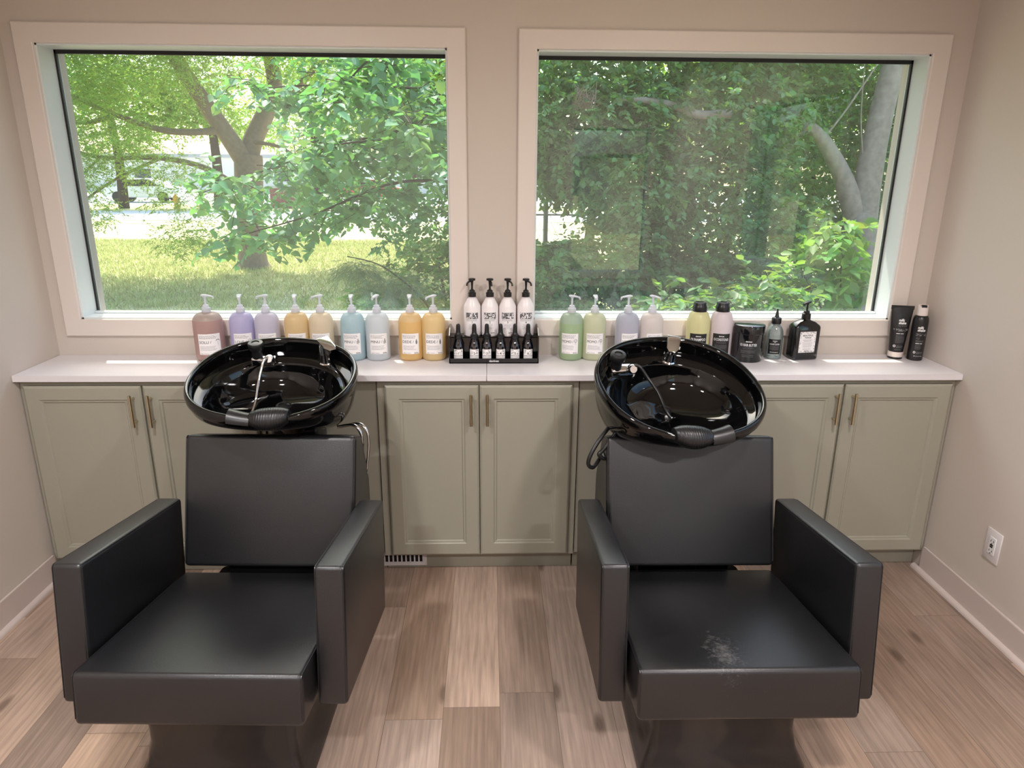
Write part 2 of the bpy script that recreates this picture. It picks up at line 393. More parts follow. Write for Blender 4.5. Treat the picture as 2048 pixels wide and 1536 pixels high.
SEAM = -.0165
for x0, x1, lab in ((XL+.001, SEAM-.0008, 'white laminate countertop slab left of the seam'), (SEAM+.0008, XR-.001, 'white laminate countertop slab right of the seam')):
    tag(MB().box((x0, 0, .8745), (x1, YW-.001, .9), .0015, 1).build('countertop', M_counter), lab, 'countertop')

# floor register in the toe kick
v = empty('floor_vent', (-.415, YF+.052, 0), 0, 'off-white toe-kick vent grille below the middle cabinet', 'vent')
mb = MB(); mb.box((-.20, -.012, .012), (.135, 0, .085), .003, 1); mb.build('vent_plate', M_plate, v)
mb = MB()
for i in range(15): mb.box((-.155+i*.0185, -.0128, .034), (-.143+i*.0185, -.008, .068))
mb.build('vent_slots', M_hole, v)

# wall outlet on the right wall
o = empty('wall_outlet', (XR, -.344, .327), 0, 'white wall outlet with test buttons, low on the right wall', 'outlet')
MBm = MB(); MBm.box((-.006, -.0395, -.0625), (0, .0395, .0625), .003, 2); MBm.build('cover_plate', M_plate, o)
mb = MB().box((-.0085, -.0165, -.034), (-.005, .0165, .034), .001, 1); ins = mb.build('outlet_insert', M_white, o)
mb = MB()
for z in (.019, -.02):
    mb.box((-.0092, -.008, z-.004), (-.008, -.006, z+.004)); mb.box((-.0092, .006, z-.004), (-.008, .008, z+.004)); mb.lathe([(.0024, 0), (.0024, .0006)], 10, M=T(-.0088, 0, z-.010) @ RY(R(90)))
mb.build('socket_slots', M_hole, ins)['kind'] = 'stuff'
mb = MB().box((-.0105, -.007, .0012), (-.008, .007, .0062), .0004, 1).box((-.0105, -.007, -.0062), (-.008, .007, -.0012), .0004, 1); mb.build('test_buttons', M_hole, ins)

# ------------------------------------------------------------ shampoo chairs
def chair(x, y, rz, d, bk4, label):
    root = empty('shampoo_chair', (x, y, 0), rz, label, 'chair', 'black shampoo chairs')
    hw, th, zt, zb, L, tilt, sy, szt, szb, shw = d; zs = szb/.369
    # arms and seat share the rearward tilt about (y=0, z=.5)
    MT = T(0, 0, .5) @ RX(tilt) @ T(0, 0, -.5)
    for s in (-1, 1):
        x0, x1 = sorted((s*hw, s*(hw-th)))
        mb = MB(); mb.box((x0, 0, zb), (x1, L, zt), .012, 4, M=MT)
        a = mb.build('armrest', M_leather, root)
        for xx in (x0+.0035, x1-.0035):
            pp = MB(); rb = .012; q = .0085
            path = [(xx, L-.015, zt-rb+q)]+[(xx, rb-q*math.sin(R(w_)), zt-rb+q*math.cos(R(w_))) for w_ in range(0, 91, 15)]+[(xx, rb-q, zb+.015)]
            pp.tube(path, .0020, 6, M=MT); pp.build('seam_piping', M_pipe, a)
    mb = MB(); mb.box((-shw, -sy, szb), (shw, .52, szt), .014, 4, M=MT)
    st = mb.build('seat', M_leather, root)
    for s in (-1, 1):
        pp = MB(); xx = s*(shw-.0041); rb = .014; q = .0099
        pp.tube([(xx, .47, szt-rb+q)]+[(xx, -sy+rb-q*math.sin(R(w_)), szt-rb+q*math.cos(R(w_))) for w_ in range(0, 91, 15)]+[(xx, -sy+rb-q, szb+.018)], .0021, 6, M=MT); pp.build('seam_piping', M_pipe, st)
    # backrest: wedge, seen from the side, width .54
    bw = .283; yb0, zb0, yt0, zt0 = bk4
    side = [(yb0, zb0), (yt0, zt0), (yt0+.105, zt0-.036), (.80, .60), (.80, zb0)]
    mb = MB(); mb.prism([(p[0], p[1]) for p in side], -bw, bw, .018, 5, M=Matrix(((0, 0, 1, 0), (1, 0, 0, 0), (0, 1, 0, 0), (0, 0, 0, 1))))
    bk = mb.build('backrest', M_leather, root)
    for s in (-1, 1):
        pp = MB(); xx = s*(bw-.0053); dy, dz = (yt0-yb0), (zt0-zb0); ll = math.hypot(dy, dz); dy /= ll; dz /= ll; nx_, nz_ = dz*.0053, -dy*.0053
        pp.tube([(xx, yb0+dy*.02+nx_, zb0+dz*.02+nz_), (xx, yt0-dy*.02+nx_, zt0-dz*.02+nz_), (xx, yt0-dy*.010+nx_*1.3, zt0-dz*.010+nz_), (xx, yt0+.009, zt0-.0085), (xx, yt0+.022, zt0-.0125), (xx, yt0+.085, zt0-.0345)], .0024, 6); pp.build('seam_piping', M_pipe, bk)
    # moulded base
    prof = [(.0, .035, .035), (.03, .033, .033), (.08, .010, .012), (.14, .0, .0), (szb-.02, .0, .0), (szb+.02, 0, 0)]
    rings = []
    for z, e, f in prof:
        c = []; hx, y0, y1, rr = .205+e, .025-f, .62, .025
        for (cx, cyy, a0) in ((hx-rr, y0+rr, -90), (hx-rr, y1-rr, 0), (-hx+rr, y1-rr, 90), (-hx+rr, y0+rr, 180)):
            for q in range(5):
                a = R(a0+q*22.5); c.append((cx+rr*math.cos(a), cyy+rr*math.sin(a), z))
        rings.append(c)
    MB().loft(rings).build('base', M_basegl, root)
    # steel frame that carries the back
    MB().box((-.16, .55, .27), (.16, .68, .43), .01, 2).build('back_support', M_blackpl, root)
    return root
D0 = (.375, .079, .699, .314, .551, -.145, .094, .455, .314, .288)
D1 = (.375, .076, .682, .288, .554, -.141, .096, .441, .297, .289)
ch0 = chair(-.753, -1.063, -.035, D0, (.491, .403, .623, .823), 'black upholstered shampoo chair on the left, nearer the left wall')
ch1 = chair(.662, -1.054, -.010, D1, (.464, .400, .594, .820), 'black upholstered shampoo chair on the right, with pale scuff marks on its seat')
for o_ in ch1.children:
    if o_.name.startswith('seat'):
        m = M_leather.copy(); m.name = 'scuffed_vinyl_upholstery'; nt = m.node_tree; N, L = nt.nodes, nt.links; b = N['Principled BSDF']
        tc = N.new('ShaderNodeTexCoord'); n1 = N.new('ShaderNodeTexNoise'); n1.inputs['Scale'].default_value = 60; n1.inputs['Detail'].default_value = 8; n1.inputs['Roughness'].default_value = .75
        mp = N.new('ShaderNodeMapping'); L.new(tc.outputs['Object'], mp.inputs[0]); L.new(mp.outputs[0], n1.inputs['Vector'])
        gr = N.new('ShaderNodeVectorMath'); gr.operation = 'DISTANCE'; mp2 = N.new('ShaderNodeMapping'); mp2.inputs['Rotation'].default_value = (0, 0, R(28)); mp2.inputs['Scale'].default_value = (1, .40, 1.3)
        sub = N.new('ShaderNodeVectorMath'); sub.operation = 'SUBTRACT'; sub.inputs[1].default_value = (-.045, -.02, .45); L.new(tc.outputs['Object'], sub.inputs[0]); L.new(sub.outputs[0], mp2.inputs[0])
        L.new(mp2.outputs[0], gr.inputs[0]); gr.inputs[1].default_value = (0, 0, 0)
        mr = N.new('ShaderNodeMapRange'); L.new(gr.outputs['Value'], mr.inputs[0]); mr.inputs[1].default_value = .0; mr.inputs[2].default_value = .075; mr.inputs[3].default_value = .30; mr.inputs[4].default_value = 0
        ad = N.new('ShaderNodeMath'); ad.operation = 'ADD'; L.new(n1.outputs['Fac'], ad.inputs[0]); L.new(mr.outputs[0], ad.inputs[1])
        st_ = N.new('ShaderNodeMapRange'); L.new(ad.outputs[0], st_.inputs[0]); st_.inputs[1].default_value = .64; st_.inputs[2].default_value = .86; st_.inputs[3].default_value = 0; st_.inputs[4].default_value = .42
        mx = N.new('ShaderNodeMix'); mx.data_type = 'RGBA'; L.new(st_.outputs[0], mx.inputs[0]); mx.inputs[6].default_value = lin((21, 21, 23)); mx.inputs[7].default_value = lin((125, 122, 120)); L.new(mx.outputs[2], b.inputs['Base Color'])
        o_.data.materials[0] = m

# ------------------------------------------------------------ shampoo basins
def basin(cx, cyy, cz, a, b, ph, tau, ro, side, na, label):
    """side = +1: neck rest flap and faucet arrangement as on the right basin"""
    root = empty('shampoo_basin', (cx, cyy, 0), ph, label, 'basin', 'gloss black shampoo basins')
    A = T(0, 0, cz) @ RY(-ro) @ RX(tau)
    n = 96
    def se(t, aa, bb, p=.9):
        c, s_ = math.cos(t), math.sin(t)
        return (aa*math.copysign(abs(c)**p, c), bb*math.copysign(abs(s_)**p, s_))
    def ring(f, zf, shift=(0, 0)):
        out = []
        for i in range(n):
            t = 2*math.pi*i/n; x, y = se(t, a*f, b*f); out.append((x+shift[0], y+shift[1], zf(t)))
        return out
    def neck(t, amt=1):   # saddle in the front rim
        d = abs(((t-1.5*math.pi-na+math.pi) % (2*math.pi))-math.pi)
        return -.006*amt*math.exp(-(d/.30)**2)
    E = (.80, .80, -.032)    # inner sump: scale and centre
    def sump(f, z):
        out = []
        for i in range(n):
            t = 2*math.pi*i/n; x, y = se(t, a*E[0]*f, b*E[1]*f, .95); y += E[2]
            out.append((x, y, z))
        return out
    def mixr(r0, r1, k): return [tuple(p[j]*(1-k)+q[j]*k for j in range(3)) for p, q in zip(r0, r1)]
    deck = -.058
    inner = ring(.915, lambda t: deck+.012+neck(t)*.7)
    edge = sump(1.0, deck)
    # keep the sump edge inside the inner wall
    edge2 = []
    for p, q in zip(edge, inner):
        lp, lq = math.hypot(p[0], p[1]), math.hypot(q[0], q[1]); k = min(1, (lq-.006)/lp); edge2.append((p[0]*k, p[1]*k, p[2]+(neck(2*math.pi*edge.index(p)/n)*.5)))
    CS = (0, .05)
    def sc(f, ds, df, src=edge2):
        out = []
        for i, p in enumerate(src):
            t = 2*math.pi*i/n; w_ = max(0, -math.sin(t))**1.3; z = ds*(1-w_)+df*w_
            out.append((CS[0]+(p[0]-CS[0])*f, CS[1]+(p[1]-CS[1])*f, z))
        return out
    rings = [sc(.02, -.160, -.160, edge), sc(.25, -.157, -.155, edge), sc(.50, -.150, -.140, edge), sc(.72, -.136, -.108), sc(.86, -.112, -.084), sc(.94, -.082, -.069), sc(.975, -.066, -.062), sc(.992, -.060, -.059),
             [(p[0], p[1], deck) for p in edge2], mixr(edge2, inner, .5), mixr(edge2, inner, .93), inner]
    lip = [(.925, -.025), (.930, -.008), (.940, .0), (.958, .005), (.978, .005), (.993, -.002), (1.0, -.014), (.998, -.026), (.985, -.034)]
    for f, z in lip: rings.append(ring(f, lambda t, z=z: z+neck(t)))
    # outer body: shallow under the neck, deep towards the back
    full = ring(1.0, lambda t: 0)
    for f, ds, df, ys in ((.975, -.050, -.044, 0), (.955, -.082, -.052, 0), (.92, -.120, -.058, 0), (.85, -.160, -.066, 0), (.75, -.195, -.076, 0), (.64, -.220, -.092, .01), (.55, -.238, -.112, .035), (.49, -.255, -.138, .07), (.43, -.280, -.19, .11), (.38, -.32, -.27, .135), (.35, -.35, -.33, .14)):
        out = []
        for i, p in enumerate(full):
            t = 2*math.pi*i/n; w_ = max(0, -math.sin(t))**1.3; z = ds*(1-w_)+df*w_
            out.append((p[0]*f, .07+(p[1]-.07)*f+ys, z+neck(t)*max(0, 1+z/.08)))
        rings.append(out)
    mb = MB(); mb.loft(rings, True, True, True, M=A)
    bowl = mb.build('bowl', M_ceramic, root, 60)
    # drain
    dr = MB(); dr.lathe([(.001, 0), (.020, 0), (.026, .003), (.028, 0)], 28, M=A @ T(0, .05, -.159)); dr.build('drain', M_blackpl, bowl)
    # pedestal down to the floor
    py = .225
    mb = MB(); mb.box((-.09, py-.07, 0), (.09, py+.07, .74), .02, 3); mb.build('pedestal', M_blackpl, root)
    # neck rest
    nr = MB(); rings = []; K = 44; p0 = se(1.5*math.pi, a, b)[1]
    for i in range(K+1):
        s_ = i/K*2-1
        ang = 1.5*math.pi+na+s_*.20; x, y = se(ang, a*.975, b*.975)
        rr = .040*(1-.42*abs(s_)**2.4)*(1+(.030*math.sin(i*2.2)) if abs(s_) < .8 else 1)
        zc = .006+neck(ang)
        c = []
        for j in range(20):
            q = 2*math.pi*j/20; c.append((x, y+.004+rr*.98*math.cos(q), zc+rr*.86*math.sin(q)-.006))
        rings.append(c)
    nr.loft(rings, True, True, True, M=A); nrest = nr.build('neck_rest', M_rubber, root, 80)
    fl = MB(); ringsF = []
    for i in range(9):
        s_ = i/8; ang = 1.5*math.pi+na+side*(.19+s_*.20); x, y = se(ang, a*.975, b*.975)
        rr = .027+.006*s_; zc = neck(ang)+.002; c = []
        for j in range(15):
            q = math.pi*(.04+.92*j/14) if True else 0
            c.append((x, y-rr*math.cos(q)*1.05, zc-.012+rr*.95*math.sin(q)+.004*s_))
        for j in range(14, -1, -1):
            q = math.pi*(.04+.92*j/14); c.append((x, y-(rr-.003)*math.cos(q)*1.05, zc-.012+(rr-.003)*.95*math.sin(q)+.004*s_))
        ringsF.append(c)
    fl.loft(ringsF, True, True, True, M=A); fl.build('neck_rest_flap', M_rubber, nrest, 60)
    # faucet with lever, on the deck at the right; faucet axis is vertical in the bowl frame
    FX, FY = (.128 if side < 0 else .062), .198
    F = A @ T(FX, FY, deck)
    fc = MB(); fc.lathe([(.026, 0), (.026, .004), (.0225, .008), (.0225, .040), (.0235, .042), (.0235, .046), (.0225, .048), (.0225, .082), (.020, .088), (.001, .089)], 32, M=F)
    fau = fc.build('faucet', M_chrome, root)
    lv = MB(); lv.prism([(-.024, .018), (.024, .018), (.021, -.045), (.012, -.062), (-.012, -.062), (-.021, -.045)], 0, .007, .003, 2, M=F @ T(0, 0, .090) @ RZ(R(-side*28) if side > 0 else R(42)) @ RX(R(14)))
    lv.lathe([(.016, -.006), (.016, .004)], 20, M=F @ T(0, 0, .088)); lv.build('faucet_lever', M_chrome, fau)
    # backflow breaker with black cap, deck left
    BX, BY = (-.108, .172) if side < 0 else (-.160, .152)
    B = A @ T(BX, BY, deck)
    vb = MB(); vb.box((-.028, -.02, 0), (.06, .022, .030), .008, 3, M=B); vbo = vb.build('backflow_housing', M_chrome, root)
    vc = MB(); vc.lathe([(.019, .02), (.019, .060), (.026, .064), (.0275, .070), (.0275, .084), (.025, .088), (.014, .089), (.013, .086), (.001, .086)], 32, M=B @ T(-.006, 0, 0)); vc.build('black_cap', M_blackpl, vbo)
    ho = MB(); ho.lathe([(.014, 0), (.017, .006), (.017, .020), (.013, .026)], 24, M=B @ T(.045, -.012, .028) @ RX(R(60))); ho.build('spray_holder', M_chrome, vbo)
    # hose and sprayer
    h0 = A @ Vector((BX+.045, BY-.03, deck+.045))
    if side < 0: pts = [(BX+.045, BY-.02, deck+.045), (BX+.035, BY-.045, deck+.045), (BX+.028, BY-.07, deck+.015), (BX+.022, BY-.10, -.08), (BX+.020, BY-.15, -.13), (BX+.020, BY-.21, -.150)]
    else: pts = [(BX+.045, BY-.02, deck+.045), (BX+.065, BY-.035, deck+.050), (BX+.09, BY-.07, deck+.02), (BX+.108, BY-.12, -.060), (BX+.112, BY-.19, -.085), (BX+.105, BY-.25, -.072)]
    hs = MB(); P = smooth_path([A @ Vector(p) for p in pts], 8); hs.tube(P, .0055, 10); hso = hs.build('spray_hose', M_chrome if side < 0 else M_blackpl, root)
    e0, e1 = P[-1], P[-1]+(P[-1]-P[-3]).normalized()*(.045 if side < 0 else .03)
    sp = MB(); sp.tube([e0-(e1-e0)*.2, e0, e0.lerp(e1, .3), e0.lerp(e1, .6), e1], [.008, .010, .009, .017, .019], 18); sp.build('spray_head', M_chrome, hso)
    return root
bs0 = basin(-.745, -.302, .991, .281, .276, -.034, .24, -.037, -1, .22, 'gloss black basin behind the left chair, neck rest tilted to the left')
bs1 = basin(.631, -.405, .990, .281, .276, .224, .358, .024, 1, -.25, 'gloss black basin behind the right chair, tilted forward to the right')
# supply hoses
P = smooth_path([(-.55, -.25, .78), (-.475, -.30, .80), (-.455, -.31, .72), (-.50, -.32, .5), (-.60, -.25, .3)], 8)
Q = [p+Vector((.020, .012, 0)) for p in P]
for pth in (P, Q): MB().tube([bs0.matrix_basis.inverted() @ p for p in pth], .006, 10).build('supply_hose', M_chrome, bs0)
for dx, dz in ((0, 0), (.035, .03)):
    P = smooth_path([(.47, -.34, .86), (.40+dx, -.42, .84), (.345+dx, -.46, .78), (.325+dx, -.47, .73+dz), (.345+dx, -.46, .71+dz), (.385, -.42, .74), (.44, -.36, .70), (.52, -.28, .5)], 8)
    MB().tube([bs1.matrix_basis.inverted() @ p for p in P], .007, 10).build('supply_hose', M_blackpl, bs1)

# ------------------------------------------------------------ lettering
_tcache = {}
def text_geo(s, offset=0):
    k = (s, offset)
    if k in _tcache: return _tcache[k]
    cu = bpy.data.curves.new('t', 'FONT'); cu.body = s; cu.size = 1; cu.offset = offset; cu.resolution_u = 3
    ob = bpy.data.objects.new('t', cu); col.objects.link(ob)
    bpy.context.view_layer.update()
    me = bpy.data.meshes.new_from_object(ob.evaluated_get(bpy.context.evaluated_depsgraph_get()))
    vs = [tuple(v.co) for v in me.vertices]; fs = [list(p.vertices) for p in me.polygons]
    bpy.data.objects.remove(ob); bpy.data.curves.remove(cu); bpy.data.meshes.remove(me)
    x0, x1 = min(v[0] for v in vs), max(v[0] for v in vs); y0, y1 = min(v[1] for v in vs), max(v[1] for v in vs)
    _tcache[k] = (vs, fs, x0, x1, y0, y1); return _tcache[k]

class Lab:
    """flat artwork in (x, z) wrapped round a cylinder of radius r (front faces -y), or flat when r is None"""
    def __init__(s, r=None, sy=1, y=0): s.r, s.sy, s.y = r, sy, y; s.mb = MB()
    def w(s, x, z, e=0):
        if s.r is None: return (x, s.y-e, z)
        a = x/s.r; return ((s.r+e)*math.sin(a), -(s.r*s.sy+e)*math.cos(a), z)
    def quad(s, x0, x1, z0, z1, mi, e):
        n = max(1, int(abs(x1-x0)/.004)) if s.r else 1; n = min(n, 16)
        vs = []; fs = []
        for i in range(n+1):
            x = x0+(x1-x0)*i/n; vs += [s.w(x, z0, e), s.w(x, z1, e)]
        for i in range(n): fs.append((2*i, 2*i+2, 2*i+3, 2*i+1))
        s.mb.add(vs, fs, mi); return s
    def patch(s, x0, x1, z0, z1, mi=0, th=.0004):
        """label with thickness"""
        n = 14; o = []; 
        rings = []
        for i in range(n+1):
            x = x0+(x1-x0)*i/n; rings.append([s.w(x, z0, th), s.w(x, z1, th), s.w(x, z1, .00005), s.w(x, z0, .00005)])
        s.mb.loft(rings, True, True, True, mi, smooth=False); s.e0 = th; return s
    def text(s, t, x, z, h, mi=1, align='c', wmax=None, sx=1, offset=0, shear=0, e=.0004):
        vs, fs, x0, x1, y0, y1 = text_geo(t, offset); k = h/.70*1.0; kx = k*sx
        if wmax and (x1-x0)*kx > wmax: kx = wmax/(x1-x0)
        W_ = (x1-x0)*kx; ox = {'c': -W_/2, 'l': 0, 'r': -W_}[align]
        s.mb.add([s.w(x+ox+(v[0]-x0)*kx+shear*v[1]*kx, z+v[1]*k, s.e0+e) for v in vs], fs, mi); return s
    def lines(s, x, z, w, n, step, h, mi, seed=0, align='l', ragged=.25):
        rg = random.Random(seed)
        for i in range(n):
            wl = w*(1-ragged*rg.random()); xx = x if align == 'l' else x-wl/2; end = xx+wl
            while xx < end:
                ww = min(end-xx, h*rg.uniform(2, 6)); s.quad(xx, xx+ww, z-i*step, z-i*step+h, mi, s.e0+.0003); xx += ww+h*.9
        return s
    def disc(s, x, z, r, mi, r0=0, n=14):
        vs = []; fs = []
        for i in range(n):
            a = 2*math.pi*i/n; vs += [s.w(x+r0*math.cos(a), z+r0*math.sin(a), s.e0+.0003), s.w(x+r*math.cos(a), z+r*math.sin(a), s.e0+.0003)]
        for i in range(n): j = (i+1) % n; fs.append((2*i, 2*i+1, 2*j+1, 2*j))
        s.mb.add(vs, fs, mi); return s
    def blobs(s, x0, x1, z0, z1, n, mi, seed, smin=.001, smax=.004):
        rg = random.Random(seed)
        for _ in range(n):
            cx, cz = rg.uniform(x0, x1), rg.uniform(z0, z1); m = rg.randint(5, 8); ph = rg.random()*6; pts = []
            l_, w_ = rg.uniform(smin, smax), rg.uniform(smin*.5, smax*.45)
            for q in range(m):
                a = 2*math.pi*q/m; k = rg.uniform(.7, 1.2); px, pz = l_*k*math.cos(a), w_*k*math.sin(a)
                pts.append((min(x1, max(x0, cx+px*math.cos(ph)-pz*math.sin(ph))), min(z1, max(z0, cz+px*math.sin(ph)+pz*math.cos(ph)))))
            s.mb.add([s.w(p[0], p[1], s.e0+.0003) for p in pts], [list(range(m))], mi)
        return s
    def build(s, name, mats, parent): return s.mb.build(name, mats, parent)

# ------------------------------------------------------------ pump bottles
M_frost = mixed('frosted_white_pump', (228, 230, 236), (235, 238, 245), .35, .4)
def pump_head(parent, z0, rz, mats, r=.0165, h=1.0, reach=.032, stubby=False):
    """collar, stem and nozzle head above z0; the spout points along local +x turned by rz"""
    M_ = T(0, 0, z0) @ RZ(rz)
    pb = MB(); pb.lathe([(r, 0), (r*1.03, .003), (r*1.0, .018), (r*.86, .020), (r*.70, .022), (r*.68, .029), (r*.50, .031), (r*.34, .032)], 28, M=M_)
    c = pb.build('collar', mats, parent)
    hd = MB(); hd.lathe([(.0042, .028), (.0042, .052*h), (.0062, .055*h), (.0065, .060*h)], 16, M=M_)
    zt = .058*h
    # rounded head slab running out to the spout
    prof = []
    for i in range(9):
        k = i/8; x = -.014+k*(.014+reach); hw_ = .0105*(1-.55*k**1.6); t = .0095*(1-.45*k); dz = -.007*k**2.2
        if i == 0: hw_ *= .7; t *= .6
        sec = []
        for q in range(12):
            a = 2*math.pi*q/12; sec.append((x, hw_*math.copysign(abs(math.cos(a))**.6, math.cos(a)), zt+.005+dz+t*.5*math.copysign(abs(math.sin(a))**.6, math.sin(a))))
        prof.append(sec)
    hd.loft(prof, M=M_)
    x = reach-.004; hd.tube([(x-.002, 0, zt+.001), (x+.002, 0, zt-.006), (x+.003, 0, zt-.010)], [.0042, .0036, .0034], 10, M=M_)
    h_ = hd.build('pump_head', mats, parent)
    return h_

def tree_icon(L_, x, z, k, style, mi=2):
    rg = random.Random(style*7+3)
    L_.quad(x-.0004, x+.0004, z-.011*k, z+.002*k, mi, L_.e0+.0003)
    if style == 0:
        L_.mb.add([L_.w(x-.008*k, z+.003*k, L_.e0+.0003), L_.w(x+.008*k, z+.003*k, L_.e0+.0003), L_.w(x+.004*k, z+.009*k, L_.e0+.0003), L_.w(x-.004*k, z+.009*k, L_.e0+.0003)], [(0, 1, 2, 3)], mi)
    elif style == 1:
        for r_ in (.0065, .0042): L_.disc(x, z+.003*k, r_*k, mi, r_*k-.0009)
    elif style == 2:
        for dx, dz in ((-.003, 0), (.003, .001), (0, .004), (-.003, -.005), (.003, -.004), (0, .008)): L_.disc(x+dx*k, z+dz*k, .0024*k, mi, .0012*k)
    else:
        for i in range(6): L_.disc(x, z+(.008-i*.0028)*k, (.0016+i*.0006 if i < 4 else .003)*k, mi, .0009*k)

def pastel_bottle(px, py, name, body_rgb, top_rgb, level, head_rz, label, icon, sx=1.0, tilt_label=0, turn=0, trans=.32):
    root = empty('pump_bottle', (px, py, .9), turn, label, 'bottle', 'pastel litre pump bottles on the counter')
    r, H = .0495*sx, .195
    soft = lambda c, k: tuple(v+(236-v)*k for v in c)
    m1 = mixed(name+'_plastic', soft(body_rgb, .32), soft(body_rgb, .55), .38, .38); m2 = mixed(name+'_plastic_upper', top_rgb, top_rgb, .45, .38)
    prof = [(r*.60, 0), (r*.86, .0015), (r*.96, .006), (r, .014), (r, .05), (r, .10), (r, H-.044), (r*.985, H-.031), (r*.94, H-.020), (r*.86, H-.011), (r*.75, H-.004), (r*.60, H), (r*.40, H+.002), (.0150, H+.004), (.0150, H+.010)]
    out = []; mi = []
    zs = [p[1] for p in prof]
    for i in range(len(prof)-1):
        out.append(prof[i]); 
        if prof[i][1] < level < prof[i+1][1] and level < H:
            k = (level-prof[i][1])/(prof[i+1][1]-prof[i][1]); mi.append(0); out.append((prof[i][0]*(1-k)+prof[i+1][0]*k, level)); mi.append(1)
        else: mi.append(0 if prof[i+1][1] <= level or level >= H else 1)
    out.append(prof[-1])
    rings = [[(rr*math.cos(2*math.pi*i/40), rr*math.sin(2*math.pi*i/40), z) for i in range(40)] for rr, z in out]
    MB().loft(rings, True, True, True, mi).build('bottle_body', [m1, m2], root)
    L_ = Lab(r); w = .0375*sx
    L_.patch(-w, w, .032, .118)
    L_.lines(-w+.004, .109, w*1.6, 3, .0052, .0016, 2, hash(name) % 97 if False else len(label))
    L_.text(name.upper()+' /', -w+.004, .0785, .0112, 1, 'l', wmax=w*1.30, sx=1.0)
    tree_icon(L_, w-.012, .084, 1.15, icon)
    L_.lines(-w+.006, .0655, w*1.55, 4, .0050, .0012, 2, len(label)+3)
    L_.text('davines', w-.005, .0345, .0042, 1, 'r', offset=.02, sx=1.0)
    L_.text('1000 ml / 33.8 fl.oz.', -w+.006, .0345, .0030, 1, 'l', wmax=w*.95)
    lb = L_.build('label', [M_paper, M_ink, M_ginkpaper], root)
    pump_head(root, H+.004, head_rz-turn, M_frost, .0172, 1.12, .034)
    return root

# x, y, name, body colour, upper colour, liquid level, spout direction, label
PB = [
 (-1.171, .2545, 'Solu', (176, 126, 118), (205, 190, 182), .170, R(5), 'brownish pink pump bottle, first from the left on the counter', 0, 1.2, R(20)),
 (-1.032, .2545, 'Love', (184, 176, 226), (190, 184, 228), .3, R(-75), 'saturated lilac pump bottle beside the brownish pink one', 1, 1.0, R(18)),
 (-.929, .2545, 'Love', (204, 198, 222), (204, 198, 222), .3, R(180), 'pale lilac pump bottle with its spout to the left', 1, 1.0, R(14)),
 (-.807, .2545, 'Nounou', (232, 196, 128), (236, 214, 172), .158, R(-80), 'amber yellow pump bottle with a paler shoulder, beside the pale lilac one', 2, 1.0, R(13)),
 (-.706, .2545, 'Nounou', (236, 214, 178), (236, 214, 178), .3, R(200), 'cream yellow pump bottle behind the left basin faucet', 2, 1.0, R(8)),
 (-.576, .2545, 'Minu', (172, 208, 220), (180, 212, 222), .3, R(-85), 'aqua blue pump bottle right of the left basin', 2, 1.0, R(3)),
 (-.473, .2545, 'Minu', (216, 226, 234), (216, 226, 234), .3, R(250), 'bluish white pump bottle beside the aqua one', 2, 1.0, R(12)),
 (-.336, .2545, 'Dede', (240, 188, 92), (238, 214, 168), .165, R(-85), 'orange yellow pump bottle with a paler shoulder', 3, 1.0, R(4)),
 (-.239, .2545, 'Dede', (246, 208, 130), (246, 208, 130), .3, R(215), 'plain light yellow pump bottle next to the black display tray', 3, 1.0, R(6)),
 (.340, .2545, 'Momo', (158, 192, 132), (196, 212, 196), .158, R(-5), 'green pump bottle with a clear shoulder, right of the display tray', 1, 1.0, R(-13)),
 (.437, .2545, 'Momo', (212, 216, 172), (212, 216, 172), .3, R(-90), 'pale olive cream pump bottle beside the green one', 1, 1.0, R(-2)),
 (.577, .2545, 'Volu', (186, 184, 206), (204, 206, 218), .160, R(185), 'greyish lavender pump bottle behind the right basin', 1, 1.0, R(8)),
 (.680, .2545, 'Volu', (230, 218, 212), (230, 218, 212), .3, R(-35), 'pinkish white pump bottle behind the right basin', 1, 1.0, R(12))]
for q in PB: pastel_bottle(*q[:9], sx=q[9], turn=q[10])

# ------------------------------------------------------------ black display tray with bottles
TX0, TX1, TY0, TY1 = -.1715, .1985, .172, .306
tx = (TX0+TX1)/2; tray = empty('display_tray', (tx, 0, .9), 0, 'black acrylic two-step display tray holding dropper and treatment bottles', 'tray')
hw_ = (TX1-TX0)/2
M_acr = mat('black_acrylic', (20, 20, 23), .12, coat=.3)
mb = MB()
mb.box((-hw_, TY0, 0), (hw_, TY1, .004)); mb.box((-hw_, TY0, 0), (hw_, TY0+.004, .021)); mb.build('tray_base', M_acr, tray)
mb = MB(); mb.box((-hw_+.004, TY0+.062, .004), (hw_-.004, TY0+.066, .098)); mb.box((-hw_+.004, TY0+.062, .095), (hw_-.004, TY1-.002, .099)); mb.build('tray_step', M_acr, tray)
for s in (-1, 1):
    mb = MB(); mb.prism([(TY0, 0), (TY1, 0), (TY1, .140), (TY0+.055, .140), (TY0, .118)], 0, .004, M=Matrix(((0, 0, 1, s*hw_-(.004 if s > 0 else 0)), (1, 0, 0, 0), (0, 1, 0, 0), (0, 0, 0, 1)))); mb.build('tray_side', M_acr, tray)
L_ = Lab(None, y=TY0); L_.e0 = .0001; L_.text('davines', 0, .0065, .0095, 0, 'c', offset=.02); L_.build('tray_lettering', [M_winkpaper], tray)

